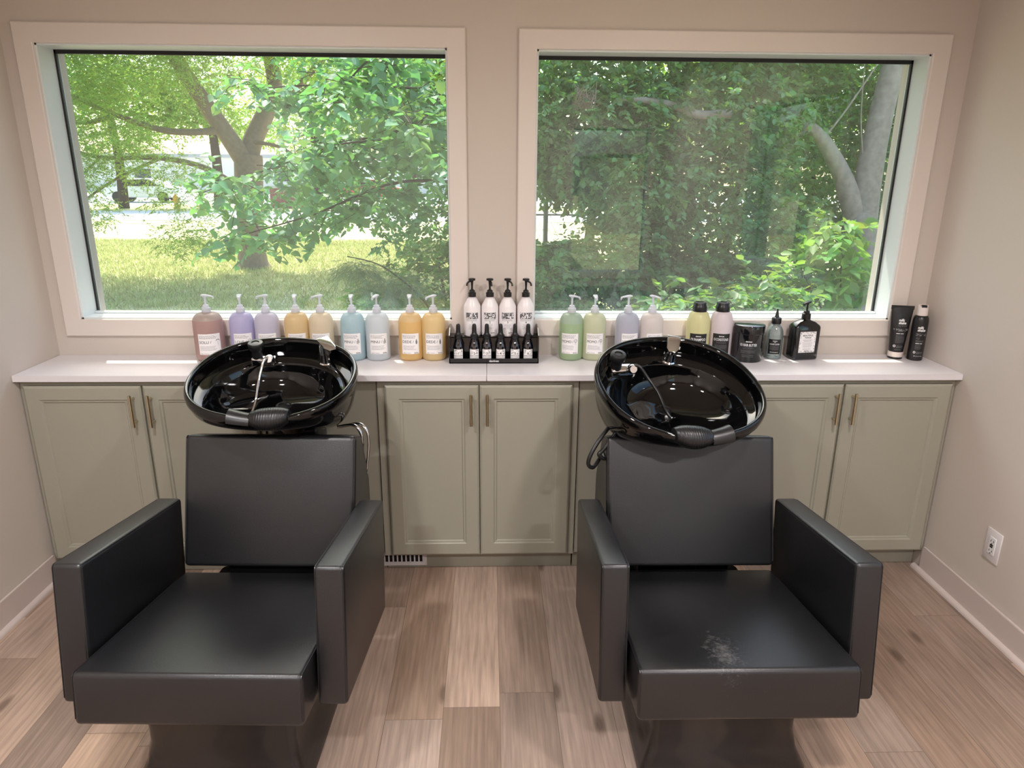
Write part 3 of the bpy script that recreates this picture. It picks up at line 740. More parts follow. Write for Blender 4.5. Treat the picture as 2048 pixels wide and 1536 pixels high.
M_wbot = mat('white_bottle_plastic', (242, 236, 237), .3)
M_lab2 = mat('plain_white_label', (246, 243, 245), .5)
for i, x in enumerate((-.077, -.003, .071, .147)):
    root = empty('treatment_bottle', (x, .266, .9993), 0, ['white treatment bottle with black pump, numbered one, at the left end of the tray', 'white treatment bottle with black pump, numbered two, second on the tray step', 'white treatment bottle with black pump, numbered three, third on the tray step', 'white treatment bottle with black pump, numbered four, at the right end of the tray'][i], 'bottle', 'white treatment bottles on the tray step')
    r = .0355
    MB().lathe([(r*.9, 0), (r, .004), (r, .122), (r*.93, .131), (r*.62, .152), (r*.52, .158), (.0135, .160), (.0135, .166)], 36).build('bottle_body', M_wbot, root)
    L_ = Lab(r); w = .0285; L_.patch(-w, w, .012, .104, 0)
    L_.quad(-w+.002, w-.002, .076, .102, 2, L_.e0+.0002)
    L_.e0 += .0003; L_.blobs(-w+.003, w-.003, .077, .101, 26, 0, 30+i, .002, .007); L_.blobs(-w+.003, w-.003, .077, .101, 16, 1, 50+i, .002, .006); L_.e0 -= .0003
    L_.lines(-w+.004, .0715, w*1.8, 2, .004, .0012, 1, i, ragged=.15)
    L_.text(str(i+1), 0, .058, .0085, 1, 'c', offset=.01)
    L_.lines(0, .052, w*1.1, 5, .0046, .0010, 2, i+9, 'c', .5)
    L_.text('davines', .012, .0155, .004, 1, 'c', offset=.02)
    L_.build('label', [M_lab2, M_blacklab, M_ginkpaper], root)
    M_ = T(0, 0, .164) @ RZ([R(200), R(-70), R(-35), R(-20)][i])
    MB().lathe([(.0165, 0), (.0165, .017), (.012, .019), (.011, .027), (.006, .030)], 26, M=M_).build('collar', M_blackpl, root)
    hd = MB(); hd.lathe([(.0048, .028), (.0042, .040), (.0055, .062), (.0075, .066), (.0145, .068), (.0145, .074), (.012, .076)], 22, M=M_)
    hd.tube(smooth_path([(.004, 0, .064), (.014, 0, .062), (.021, 0, .055), (.0225, 0, .046)], 5), .0036, 10, M=M_); hd.build('pump_head', M_blackpl, root)

M_amber = mat('dark_dropper_glass', (16, 14, 22), .05, coat=.8, spec=.8)
for i, x in enumerate((-.134, -.068, -.016, .041, .101, .155)):
    root = empty('dropper_bottle', (x, .204, .904), 0, 'small dark dropper bottle whose white label reads %s, front row of the display tray' % ('one', 'two', 'three', 'four', 'five', 'six')[i], 'bottle', 'dark dropper bottles in the tray'); root.scale = (.97, .97, 1.065)
    r = .0232
    MB().lathe([(r*.9, 0), (r, .003), (r, .055), (r*.97, .060), (r*.60, .083), (r*.48, .088), (.0105, .090), (.0105, .096)], 30).build('bottle_body', M_amber, root)
    MB().lathe([(.0155, .090), (.0168, .092), (.0168, .104), (.0135, .107), (.0112, .110), (.0100, .116), (.0090, .136), (.0086, .141), (.0066, .1465), (.001, .1485)], 26).build('dropper_cap', M_rubber, root)
    L_ = Lab(r); w = .0212; L_.patch(-w, w, .004, .050, 0)
    L_.blobs(-w+.002, -.005, .030, .048, 13, 2, 70+i, .0008, .0035); L_.blobs(.005, w-.002, .030, .048, 13, 2 if i in (0, 2, 4) else 1, 90+i, .0008, .0035)
    L_.text(str(i+1), 0, .030, .0095, 1, 'c', offset=.015)
    L_.quad(-w+.002, w-.002, .0240, .0255, 1, L_.e0+.0003)
    L_.lines(-w+.004, .0195, w*1.7, 4, .0040, .0010, 2, i, ragged=.2)
    L_.build('label', [M_paper, M_blacklab, M_ginkpaper], root)

# ------------------------------------------------------------ bottles on the right end of the counter
def oi_bottle(x, y, rgb, name, label, big):
    root = empty('capped_bottle', (x, y, .9), R(-12), label, 'bottle', 'litre bottles with wide black caps'); root.scale = (1.0, 1.0, 1.083)
    r = .0485; m = mixed(name+'_plastic', rgb, rgb, .3, .3)
    MB().lathe([(r*.8, 0), (r*.96, .004), (r, .010), (r, .132), (r*.985, .148), (r*.93, .164), (r*.83, .177), (r*.70, .186), (r*.62, .189), (r*.60, .194)], 44).build('bottle_body', m, root)
    MB().lathe([(.0295, .186), (.0300, .188), (.0300, .206), (.0285, .211), (.0265, .214), (.0265, .222), (.0255, .224), (.0225, .2245), (.020, .222), (.001, .222)], 40).build('bottle_cap', M_blackpl, root)
    L_ = Lab(r); w = .037; L_.patch(-w, w, .022, .108, 0)
    L_.text('davines', 0, .096, .0052, 1, 'c', offset=.03); L_.text(big, 0, .0805, .0100, 1, 'c', wmax=w*1.7, offset=.02, sx=.72)
    L_.lines(0, .0745, w*1.3, 2, .0034, .0009, 2, 5, 'c'); L_.lines(0, .062, w*1.6, 4, .0042, .0011, 2, 6, 'c', .2); L_.lines(0, .035, w*1.2, 2, .0046, .0011, 2, 7, 'c', .3)
    L_.build('label', [M_blacklab, M_winkpaper, M_ginkpaper], root)
oi_bottle(.880, .255, (230, 226, 176), 'shampoo', 'pale yellow bottle with wide black cap, left one behind the right basin faucet', 'OI SHAMPOO')
oi_bottle(.978, .255, (234, 222, 226), 'conditioner', 'pinkish white bottle with wide black cap, next to the black jar', 'OI CONDITIONER')

root = empty('hair_butter_jar', (1.093, .236, .9), R(-17), 'wide glossy black jar with a screw lid, right of the capped bottles', 'jar'); root.scale = (1.06, 1.06, 1.06)
r = .0605; M_jar = mat('gloss_black_jar', (17, 18, 22), .12, coat=.4)
MB().lathe([(r*.93, 0), (r*.965, .004), (r*.965, .115)], 48).build('jar_body', M_jar, root)
MB().lathe([(r*.97, .112), (r, .114), (r, .141), (r*.975, .145), (r*.93, .1465), (.001, .1465)], 48).build('jar_lid', M_jar, root)
L_ = Lab(r*.965); L_.e0 = .0002
L_.text('davines', 0, .083, .0058, 0, 'c', offset=.03); L_.text('OI HAIR BUTTER', 0, .067, .0100, 0, 'c', sx=.72, offset=.02, wmax=.066)
L_.lines(0, .061, .045, 2, .0034, .0008, 1, 2, 'c'); L_.lines(0, .049, .062, 3, .0042, .0010, 1, 4, 'c', .15); L_.lines(0, .030, .048, 2, .0055, .0013, 1, 8, 'c', .2)
L_.build('printed_text', [M_winkpaper, M_ginkpaper], root)

M_clear = glass_mat('clear_bottle_plastic', (.93, .93, .92), 1.6, .26)
root = empty('nozzle_bottle', (1.216, .262, .9), R(-16), 'small clear squeeze bottle with black pointed nozzle and black label', 'bottle'); root.scale = (1.12, 1.12, 1.10)
r = .0305
MB().lathe([(r*.85, 0), (r*.98, .003), (r, .008), (r, .098), (r*.93, .112), (r*.72, .126), (r*.55, .132), (.0150, .134), (.0150, .142)], 36).build('bottle_body', M_clear, root)
MB().lathe([(.0175, .138), (.0180, .140), (.0180, .157), (.0165, .160), (.0085, .163), (.0070, .168), (.0035, .186), (.0030, .194), (.001, .195)], 28).build('nozzle_cap', M_blackpl, root)
L_ = Lab(r); w = .0235; L_.patch(-w, w, .022, .080, 0); L_.text('davines', 0, .072, .0038, 1, 'c', offset=.03); L_.text('OI', 0, .0665, .0035, 1, 'c', offset=.03)
L_.text('LIQUID LUSTER', 0, .0585, .0052, 1, 'c', sx=.72, offset=.02, wmax=.038); L_.lines(0, .052, .036, 4, .0042, .0011, 2, 3, 'c', .15); L_.lines(0, .0285, .036, 1, .004, .0014, 1, 5, 'c')
L_.build('label', [M_blacklab, M_winkpaper, M_ginkpaper], root)

root = empty('flask_pump_bottle', (1.337, .252, .9), R(9), 'black square-shouldered pump flask with an ornate white label', 'bottle'); root.scale = (1.10, 1.10, 1.13)
M_flask = mat('gloss_black_flask', (12, 12, 13), .1, coat=.5)
mb = MB(); mb.prism([(-.052, -.030), (.052, -.030), (.052, .030), (-.052, .030)], 0, .128, .010, 4)
o_ = mb
def rr(hx, hy, c, z):
    out = []
    for (cx, cyy, a0) in ((hx-c, -hy+c, -90), (hx-c, hy-c, 0), (-hx+c, hy-c, 90), (-hx+c, -hy+c, 180)):
        for q in range(5): a = R(a0+q*22.5); out.append((cx+c*math.cos(a), cyy+c*math.sin(a), z))
    return out
mb = MB(); mb.loft([rr(.046, .024, .008, 0), rr(.0515, .0295, .010, .004), rr(.0525, .0305, .010, .010), rr(.0525, .0305, .010, .124), rr(.050, .028, .010, .131), rr(.034, .020, .010, .144), rr(.018, .0175, .010, .149), rr(.0165, .0165, .0160, .152), rr(.0165, .0165, .0160, .160)], smooth=True)
mb.build('bottle_body', M_flask, root, 35)
pump_head(root, .154, R(205), M_blackpl, .0165, 1.0, .024)
L_ = Lab(None, y=-.0305); w = .0385
L_.patch(-w-.004, w+.004, .022, .116, 2, .0003)
L_.e0 = .0003; L_.quad(-w+.003, w-.006, .030, .110, 0, .0006); L_.e0 = .0008
rg = random.Random(5)
for (a0, a1, b0, b1, n) in ((-w+.004, w-.007, .103, .109, 30), (-w+.004, w-.007, .031, .036, 30), (-w+.004, -w+.009, .031, .109, 30), (w-.012, w-.007, .031, .109, 30)): L_.blobs(a0, a1, b0, b1, n, 1, int(n+a0*1e4), .0008, .0026)
L_.text('BEAUTIFUL', -.0015, .0925, .0062, 1, 'c', wmax=.044, offset=.01); L_.text('THINGS', -.0015, .0845, .0055, 1, 'c', wmax=.03, offset=.01)
L_.lines(-.0015, .078, .044, 2, .0044, .0011, 1, 3, 'c'); L_.lines(-.0015, .068, .046, 5, .0044, .0010, 3, 4, 'c'); L_.lines(-.0015, .043, .042, 1, .004, .0013, 1, 6, 'c')
L_.text('davines', -.0015, .0345, .0045, 1, 'c', offset=.02)
L_.build('label', [M_paper, M_ink, M_blacklab, M_ginkpaper], root)

# milk shake tube and bottle
M_soft = mat('satin_black_plastic', (27, 26, 28), .3)
M_offw = mat('off_white_plastic', (226, 214, 208), .4)
root = empty('squeeze_tube', (1.752, .258, .9), R(-14), 'black squeeze tube standing on its off-white cap, in the right corner', 'tube'); root.scale = (1.06, 1.06, 1.17)
rings = []
for i in range(15):
    k = i/14; z = .027+k*.163; hx = .0270+(.0415-.0270)*k; hy = .0270*(1-k)**.75+.0014
    p = 1 if k < .5 else 1
    rings.append([(hx*math.cos(2*math.pi*j/40), hy*math.sin(2*math.pi*j/40), z) for j in range(40)])
MB().loft(rings, smooth=True).build('tube_body', M_soft, root)
MB().lathe([(.0262, 0), (.0275, .002), (.0277, .008)], 36).build('tube_base', M_soft, root)
MB().lathe([(.0280, .008), (.0283, .0085), (.0283, .0265), (.0278, .027)], 36).build('tube_cap', M_offw, root)
MB().box((-.0425, -.0016, .182), (.0425, .0016, .196), .0006, 1).build('crimp_end', M_soft, root)
L_ = Lab(None); L_.e0 = 0
def tw(x, z, e=0):   # wrap on the tapering tube
    k = max(0, min(1, (z-.027)/.163)); hx = .0270+(.0415-.0270)*k; hy = .0270*(1-k)**.75+.0014
    c = max(-.98, min(.98, x/hx)); return (x, -hy*math.sqrt(1-c*c)-e-.0006, z)
L_.w = tw
L_.text('milk', -.010, .140, .0085, 0, 'l', offset=.05, wmax=.022, shear=.1); L_.text('shake', -.010, .130, .0085, 0, 'l', offset=.05, wmax=.030, shear=.1); L_.text('icy blond', -.010, .1215, .0060, 1, 'l')
L_.blobs(-.026, .028, .103, .113, 26, 1, 12, .002, .006)
L_.lines(-.014, .094, .028, 1, .005, .0024, 0, 1, ragged=.1); L_.lines(-.014, .087, .036, 6, .0048, .0013, 1, 2, ragged=.2); L_.disc(-.0155, .0495, .0045, 0, .0022); L_.lines(-.008, .050, .024, 3, .0032, .0012, 1, 3); L_.lines(-.014, .036, .026, 1, .004, .0013, 1, 4)
L_.build('printed_text', [M_winkpaper, M_ginkpaper], root)

root = empty('shampoo_bottle', (1.823, .232, .9), R(-16), 'slim black bottle with a white flip cap, right of the tube in the corner', 'bottle'); root.scale = (1.08, 1.08, 1.17)
r = .0285
MB().lathe([(r*.9, 0), (r, .003), (r, .140), (r*.97, .150), (r*.88, .159), (r*.74, .164), (.0175, .166)], 36).build('bottle_body', M_soft, root)
cp = MB(); rg_ = []
for z, rr_ in ((.165, .0195), (.167, .0198), (.192, .0182)): rg_.append([(rr_*math.cos(2*math.pi*j/32), rr_*math.sin(2*math.pi*j/32), z) for j in range(32)])
rg_.append([(.0180*math.cos(2*math.pi*j/32), .0180*math.sin(2*math.pi*j/32), .202-(.007 if math.sin(2*math.pi*j/32) < -.62 else 0)) for j in range(32)])
cp.loft(rg_, smooth=True); cp.build('flip_cap', M_offw, root)
MB().box((-.009, -.0172, .194), (.009, -.004, .2035), .001, 1).build('cap_opening', M_soft, root)
L_ = Lab(r); L_.e0 = .0002
L_.text('milk', -.013, .1195, .0085, 0, 'l', offset=.05, wmax=.021, shear=.1); L_.text('shake', -.013, .1100, .0085, 0, 'l', offset=.05, wmax=.029, shear=.1)
L_.blobs(-.017, .022, .093, .102, 20, 1, 22, .002, .005)
L_.text('icy', -.013, .0815, .0080, 1, 'l'); L_.text('blond', -.013, .0705, .0085, 1, 'l', wmax=.030)
L_.lines(-.013, .064, .024, 1, .004, .0024, 0, 1, ragged=.1); L_.lines(-.013, .058, .026, 4, .0045, .0013, 1, 2); L_.disc(-.012, .032, .0045, 0, .0022); L_.lines(-.005, .033, .024, 3, .0032, .0013, 1, 3); L_.text('300 ml 10.1 fl.oz.', -.013, .0165, .0035, 0, 'l', wmax=.032)
L_.build('printed_text', [M_winkpaper, M_ginkpaper], root)

#@@OUTDOORS
# ------------------------------------------------------------ outdoors
GZ = -.40
M_bark = mat('grey_brown_bark', (138, 122, 106), .9, bump=1, bscale=12, var=.3, vscale=14)
M_bark2 = mat('grey_bark', (164, 154, 144), .9, bump=1, bscale=18, var=.45, vscale=16)
M_barkd = mat('dark_bark', (74, 62, 54), .9, bump=1, bscale=25, var=.3, vscale=14)
M_locust = leaf_mat('locust_leaves', (120, 158, 100), (196, 222, 84), .5, .35)
M_broad = leaf_mat('broad_leaves', (118, 162, 130), (142, 196, 92), .40, .30)
M_shrub = leaf_mat('shrub_leaves', (112, 150, 102), (168, 208, 84), .36, .38)
M_shrub2 = leaf_mat('small_shrub_leaves', (98, 134, 84), (176, 214, 80), .38, .38)
M_sapl = leaf_mat('sapling_leaves', (122, 164, 88), (182, 220, 90), .45, .25)
M_far = leaf_mat('distant_leaves', (122, 158, 84), (198, 226, 84), .5, .35)
M_needle = leaf_mat('pine_needles', (118, 138, 110), (150, 180, 100), .3, .3)
M_grassb = leaf_mat('grass_blades', (166, 172, 118), (192, 196, 122), .4, .4)

def ground_mat(name, a, b, c, sc, sc2):
    m = mat(name, a, .95, spec=.1); nt = m.node_tree; N, L = nt.nodes, nt.links; tc = N.new('ShaderNodeTexCoord')
    n1 = N.new('ShaderNodeTexNoise'); n1.inputs['Scale'].default_value = sc; n1.inputs['Detail'].default_value = 6
    n2 = N.new('ShaderNodeTexNoise'); n2.inputs['Scale'].default_value = sc2; n2.inputs['Detail'].default_value = 5
    L.new(tc.outputs['Object'], n1.inputs['Vector']); L.new(tc.outputs['Object'], n2.inputs['Vector'])
    cr = N.new('ShaderNodeValToRGB'); cr.color_ramp.elements[0].position = .35; cr.color_ramp.elements[0].color = lin(a); cr.color_ramp.elements[1].position = .65; cr.color_ramp.elements[1].color = lin(b)
    L.new(n1.outputs['Fac'], cr.inputs[0]); mx = N.new('ShaderNodeMix'); mx.data_type = 'RGBA'
    mr = N.new('ShaderNodeMapRange'); mr.inputs[1].default_value = .5; mr.inputs[2].default_value = .75; L.new(n2.outputs['Fac'], mr.inputs[0]); L.new(mr.outputs[0], mx.inputs[0])
    L.new(cr.outputs[0], mx.inputs[6]); mx.inputs[7].default_value = lin(c); L.new(mx.outputs[2], N['Principled BSDF'].inputs['Base Color'])
    return m
M_lawn = ground_mat('dry_lawn', (176, 178, 124), (224, 214, 170), (214, 200, 164), 1.1, 28)
M_soil = ground_mat('leaf_litter', (84, 72, 54), (112, 100, 72), (140, 128, 96), 4, 40)
M_road = mat('pale_asphalt', (214, 214, 218), .9, var=.08, vscale=3)

# the ground slopes gently down away from the house and levels off
def gz(x, y):
    return GZ
gm = MB(); gm.box((-90, YW+WT, GZ-.3), (90, 120, GZ)); gm.box((XR+WT, -60, GZ-.3), (90, YW+WT, GZ-.001)); gm.box((-90, -60, GZ-.3), (XL-WT, YW+WT, GZ-.001))
tag(gm.build('lawn', M_lawn), kind='structure')
tag(MB().box((-1.5, YW+WT+.01, GZ), (12, 7.5, GZ+.015)).build('planting_bed', M_soil), kind='structure')
tag(MB().box((-80, 27.5, GZ), (80, 34, GZ+.02)).build('street', M_road), kind='structure')
tag(MB().box((-80, 41, GZ), (80, 60, GZ+.02)).build('parking_lot', M_road), kind='structure')
tag(MB().box((2.6, -8.5, GZ), (30, -5.2, GZ+.012)).build('driveway', mat('dark_asphalt', (96, 98, 104), .9)), kind='structure')

rngs = np.random.default_rng
BROAD = (np.array([(0, 0, 0), (-.27, .28, .06), (-.25, .62, .05), (0, 1, -.06), (.25, .62, .05), (.27, .28, .06)]), [(0, 3, 2, 1), (0, 5, 4, 3)])
HEART = (np.array([(0, 0, 0), (-.36, .12, .05), (-.40, .40, .07), (-.20, .76, .03), (0, 1, -.08), (.20, .76, .03), (.40, .40, .07), (.36, .12, .05)]), [(0, 4, 3, 2, 1), (0, 7, 6, 5, 4)])
LANCE = (np.array([(0, 0, 0), (-.16, .5, .0), (0, 1, 0), (.16, .5, .0)]), [(0, 3, 2, 1)])
NEEDLE = (np.array([(0, 0, 0), (-.012, .5, .02), (0, 1, -.03), (.012, .5, .02)]), [(0, 3, 2, 1)])

def unit(v): return v/np.maximum(1e-9, np.linalg.norm(v, axis=1, keepdims=True))
def leaf_mesh(name, P, D, Nrm, size, tmpl, m, parent):
    """P origins, D leaf directions, Nrm approximate normals"""
    D = unit(D); X = unit(np.cross(D, Nrm)); Z = np.cross(X, D)
    tv, tf = tmpl; n = len(P); k = len(tv)
    V = P[:, None, :]+size[:, None, None]*(tv[None, :, 0:1]*X[:, None, :]+tv[None, :, 1:2]*D[:, None, :]+tv[None, :, 2:3]*Z[:, None, :])
    V = V.reshape(-1, 3); me = bpy.data.meshes.new(name)
    fl = len(tf); lens = np.array([len(f) for f in tf]); idx = np.concatenate([np.array(f) for f in tf])
    loops = (np.arange(n)[:, None]*k+idx[None, :]).ravel()
    tot = np.tile(lens, n); start = np.concatenate([[0], np.cumsum(tot)[:-1]])
    me.vertices.add(len(V)); me.vertices.foreach_set('co', V.ravel())
    me.loops.add(len(loops)); me.loops.foreach_set('vertex_index', loops.astype(np.int32))
    me.polygons.add(len(tot)); me.polygons.foreach_set('loop_start', start.astype(np.int32)); me.polygons.foreach_set('loop_total', tot.astype(np.int32))
    me.materials.append(m); me.update(); me.validate()
    o = bpy.data.objects.new(name, me); col.objects.link(o)
    if parent: o.parent = parent; o.matrix_parent_inverse = parent.matrix_basis.inverted()
    return o

def twigs_in(blobs, per, L0, rg, droop=.2, flat=.5):
    """random twigs inside ellipsoids (cx,cy,cz,rx,ry,rz[,weight])"""
    A, B = [], []
    for b in blobs:
        n = int(per*(b[6] if len(b) > 6 else 1)); u = unit(rg.normal(size=(n, 3)))*rg.random((n, 1))**.38
        p = np.array(b[:3])+u*np.array(b[3:6]); d = rg.normal(size=(n, 3)); d[:, 2] *= flat; d = unit(d+u*.6); d[:, 2] -= droop
        A.append(p); B.append(unit(d)*L0*rg.uniform(.6, 1.3, (n, 1)))
    return np.concatenate(A), np.concatenate(B)

def foliage(parent, blobs, per, L0, nleaf, size, tmpl, m, seed, droop=.2, flat=.5, side=.8, name='foliage', upn=.8, twigm=None):
    rg = rngs(seed); A, B = twigs_in(blobs, per, L0, rg, droop, flat); n = len(A)
    t = np.tile(np.linspace(.12, 1, nleaf), n)[:, None]; PA = np.repeat(A, nleaf, 0); PB = np.repeat(B, nleaf, 0)
    P = PA+PB*t; P[:, 2] -= (t[:, 0]**2)*L0*droop*.6
    sgn = np.tile(np.where(np.arange(nleaf) % 2, 1., -1.), n)[:, None]
    upv = np.zeros_like(P); upv[:, 2] = 1; S_ = unit(np.cross(PB, upv)+1e-6)
    Dd = unit(PB)*.6+S_*sgn*side+rg.normal(size=P.shape)*.28; Dd[:, 2] -= droop
    Nn = upv*upn+rg.normal(size=P.shape)*.45
    leaf_mesh(name, P, Dd, Nn, size*rg.uniform(.65, 1.25, len(P)), tmpl, m, parent)
    if twigm:
        k = rg.choice(n, min(n, 260), replace=False)
        P0, P1 = A[k]-B[k]*.4, A[k]+B[k]
        w = np.cross(B[k], rg.normal(size=(len(k), 3))); w = unit(w)*.0035*max(1, size/.07)
        mb = MB()
        for a, b_, c in zip(P0, P1, w):
            c2 = np.cross(unit((b_-a)[None])[0], c); mb.add([a+c, a-c*.5+c2*.87, a-c*.5-c2*.87, b_], [(0, 1, 3), (1, 2, 3), (2, 0, 3)])
        o = mb.build('twigs', twigm, parent); o.matrix_parent_inverse = parent.matrix_basis.inverted()

def limbs(parent, lst, m, name='branch', n=10):
    """one tapering limb per entry: (points, r0, r1)"""
    for pts, r0, r1 in lst:
        P = smooth_path(pts, 6); k = len(P)
        o = MB().tube(P, [r0+(r1-r0)*(i/(k-1))**.8 for i in range(k)], n).build(name, m, parent); o.matrix_parent_inverse = parent.matrix_basis.inverted()

# --- tree with feathery leaves and forked trunk, on the lawn
t = empty('feathery_tree', (-5.15, 12.9, GZ), 0, 'forked tree with fine feathery leaves standing on the lawn', 'tree')
lp = lambda *a: Vector(a)
def at(px, py, y):
    """a point in the garden, from the tree survey table"""
    d = (r2*((px-1024)/FPX)-u2*((py-768)/FPX)+fw); o_ = cam.matrix_world.translation; return o_+d*((y-o_.y)/d.y)
trunk = MB(); P = [(-5.16, 12.9, GZ-.1), (-5.16, 12.9, GZ+.12), (-5.15, 12.9, .15), (-5.12, 12.9, .7), (-5.08, 12.9, 1.3), (-5.03, 12.9, 1.95)]
trunk.tube(smooth_path(P, 5), [.48, .46, .44, .40, .36, .33, .31, .30, .29, .285, .28, .275, .27, .27, .27, .27, .27, .275, .28, .285, .285, .29, .29, .29, .29, .28][:26], 18)
o_ = trunk.build('trunk', M_bark, t); o_.matrix_parent_inverse = t.matrix_basis.inverted()
limbs(t, [([(-5.08, 12.9, 1.7), (-4.95, 13.0, 2.2), (-4.62, 13.2, 2.9), (-4.5, 13.4, 3.4), (-4.75, 13.8, 4.6), (-4.8, 14, 6)], .23, .12),
          ([(-5.05, 12.9, 1.7), (-5.25, 12.7, 2.15), (-5.65, 12.5, 2.9), (-6.0, 12.2, 3.7), (-6.3, 12, 4.8), (-6.6, 11.8, 6)], .22, .10),
          ([(-5.1, 12.8, 1.15), (-5.7, 12.4, 1.65), (-6.4, 11.9, 1.85), (-7.2, 11.2, 1.85), (-8.0, 10.7, 2.1), (-9.2, 10.3, 2.1)], .075, .02),
          ([(-5.4, 12.6, 2.4), (-6.2, 12.0, 2.35), (-6.9, 11.4, 2.6), (-7.6, 10.8, 2.95), (-8.6, 10.2, 3.1)], .08, .02),
          ([(-6.9, 11.4, 2.6), (-7.4, 11.2, 2.45), (-8.3, 10.9, 2.55), (-9.3, 10.6, 2.5)], .05, .02),
          ([(-6.4, 11.9, 1.85), (-6.9, 11.2, 1.5), (-7.5, 10.6, 1.0), (-8.0, 10, .8)], .035, .01),
          ([(-7.2, 11.2, 1.85), (-7.5, 10.8, 1.4), (-7.7, 10.2, .9)], .025, .008),
          ([(-4.6, 13.2, 2.9), (-3.9, 13, 3.3), (-3.1, 12.5, 3.9), (-2.2, 12, 4.3)], .09, .03),
          ([(-4.95, 12.9, 2.2), (-4.3, 12.6, 2.1), (-3.7, 12.2, 1.8)], .05, .02)], M_bark)
LB = [(-7.6, 11.5, 4.3, 2.6, 2.2, .9, 3.2), (-8.3, 10.6, 3.6, 1.6, 1.2, .6, 1.2), (-6.9, 10.4, 3.2, 1.2, 1.0, .5, .9), (-5.6, 11.2, 3.6, 1.0, 1.0, .5, .6), (-5.2, 12.2, 4.3, 2.2, 2.0, .9, 2.2), (-3.2, 12.6, 4.2, 1.5, 1.8, 1.0, .8), (-8.3, 10.9, 3.0, 1.8, 1.5, .7, 1.5), (-6.4, 11.6, 3.2, 1.3, 1.4, .5, .5), (-7.2, 10.5, 2.2, 1.4, 1.1, .5, 1.2),
      (-7.9, 10.3, 1.5, 1.2, .9, .5, 1.1), (-6.3, 11.3, 1.7, 1.0, .9, .35, .4), (-7.3, 10.2, .95, .8, .7, .35, .4), (-8.7, 9.9, .9, .9, .8, .5, .5), (-5.6, 10.9, 1.1, .8, .8, .3, .25), (-5.5, 10.6, .45, .7, .6, .35, .3),
]
foliage(t, LB, 700, .22, 14, .062, LANCE, M_locust, 11, droop=.25, side=1.0, twigm=None)
foliage(t, [(-6.5, 12, 6.8, 4.2, 3.4, 1.5), (-3.2, 13, 6.6, 3.0, 3.2, 1.5), (-9.5, 11.5, 6.2, 2.5, 3, 1.4, .8)], 1500, .6, 8, .17, BROAD, M_locust, 12, name='upper_foliage')

# --- broad-leaved tree whose branches reach in front of the left window from the right
t = empty('broad_leaved_tree', (.1, 5.6, GZ), 0, 'tree with large toothed leaves on branches reaching across the left window', 'tree')
limbs(t, [([(.1, 5.6, GZ), (.08, 5.6, .8), (.0, 5.7, 2.0), (-.1, 5.8, 3.5)], .12, .07)], M_barkd, 'trunk')
BR = [[(0, 5.6, 1.9), (-.8, 4.9, 2.05), (-1.7, 4.5, 1.80), (-2.7, 4.3, 1.45)], [(0, 5.6, 1.5), (-.9, 4.8, 1.55), (-1.7, 4.4, 1.25), (-2.4, 4.2, 1.05)], [(-.05, 5.7, 2.5), (-.7, 5.0, 2.45), (-1.6, 4.8, 2.45), (-2.3, 4.7, 2.40)],
      [(-.1, 5.8, 3.0), (-.6, 4.2, 2.9), (-1.0, 3.6, 2.5), (-1.2, 3.3, 2.2)], [(0, 5.6, 1.7), (-.6, 4.6, 1.9), (-1.2, 4.0, 1.9), (-1.7, 3.8, 1.75)], [(-.1, 5.7, 2.8), (-.3, 4.2, 2.5), (-.5, 3.4, 2.1), (-.6, 3.1, 1.9)]]
limbs(t, [(b, .022, .004) for b in BR], M_barkd, 'branch', 7)
# leaf sprays along those branches
rg0 = random.Random(4); SP = []
for b in BR:
    P = smooth_path(b, 6)
    for i, p in enumerate(P[6:]): SP.append((p.x+rg0.uniform(-.12, .12), p.y+rg0.uniform(-.3, .3), p.z+rg0.uniform(-.10, .06), .22, .30, .07, 1))
foliage(t, SP, 7, .26, 7, .098, HEART, M_broad, 21, droop=.30, side=.9, upn=1.2, twigm=M_barkd)
foliage(t, [(-1.1, 6.4, 2.0, 1.3, .9, .8, 1), (-.5, 6.4, 3.1, 1.5, 1.0, .8, 1), (-2.0, 6.8, 3.3, 1.0, .9, .45, .6), (-2.1, 6.5, 1.35, 1.0, .7, .35, .5), (-.7, 6.2, 1.1, .9, .7, .45, .6)], 330, .22, 9, .080, BROAD, M_broad, 22, droop=.3, name='inner_foliage')

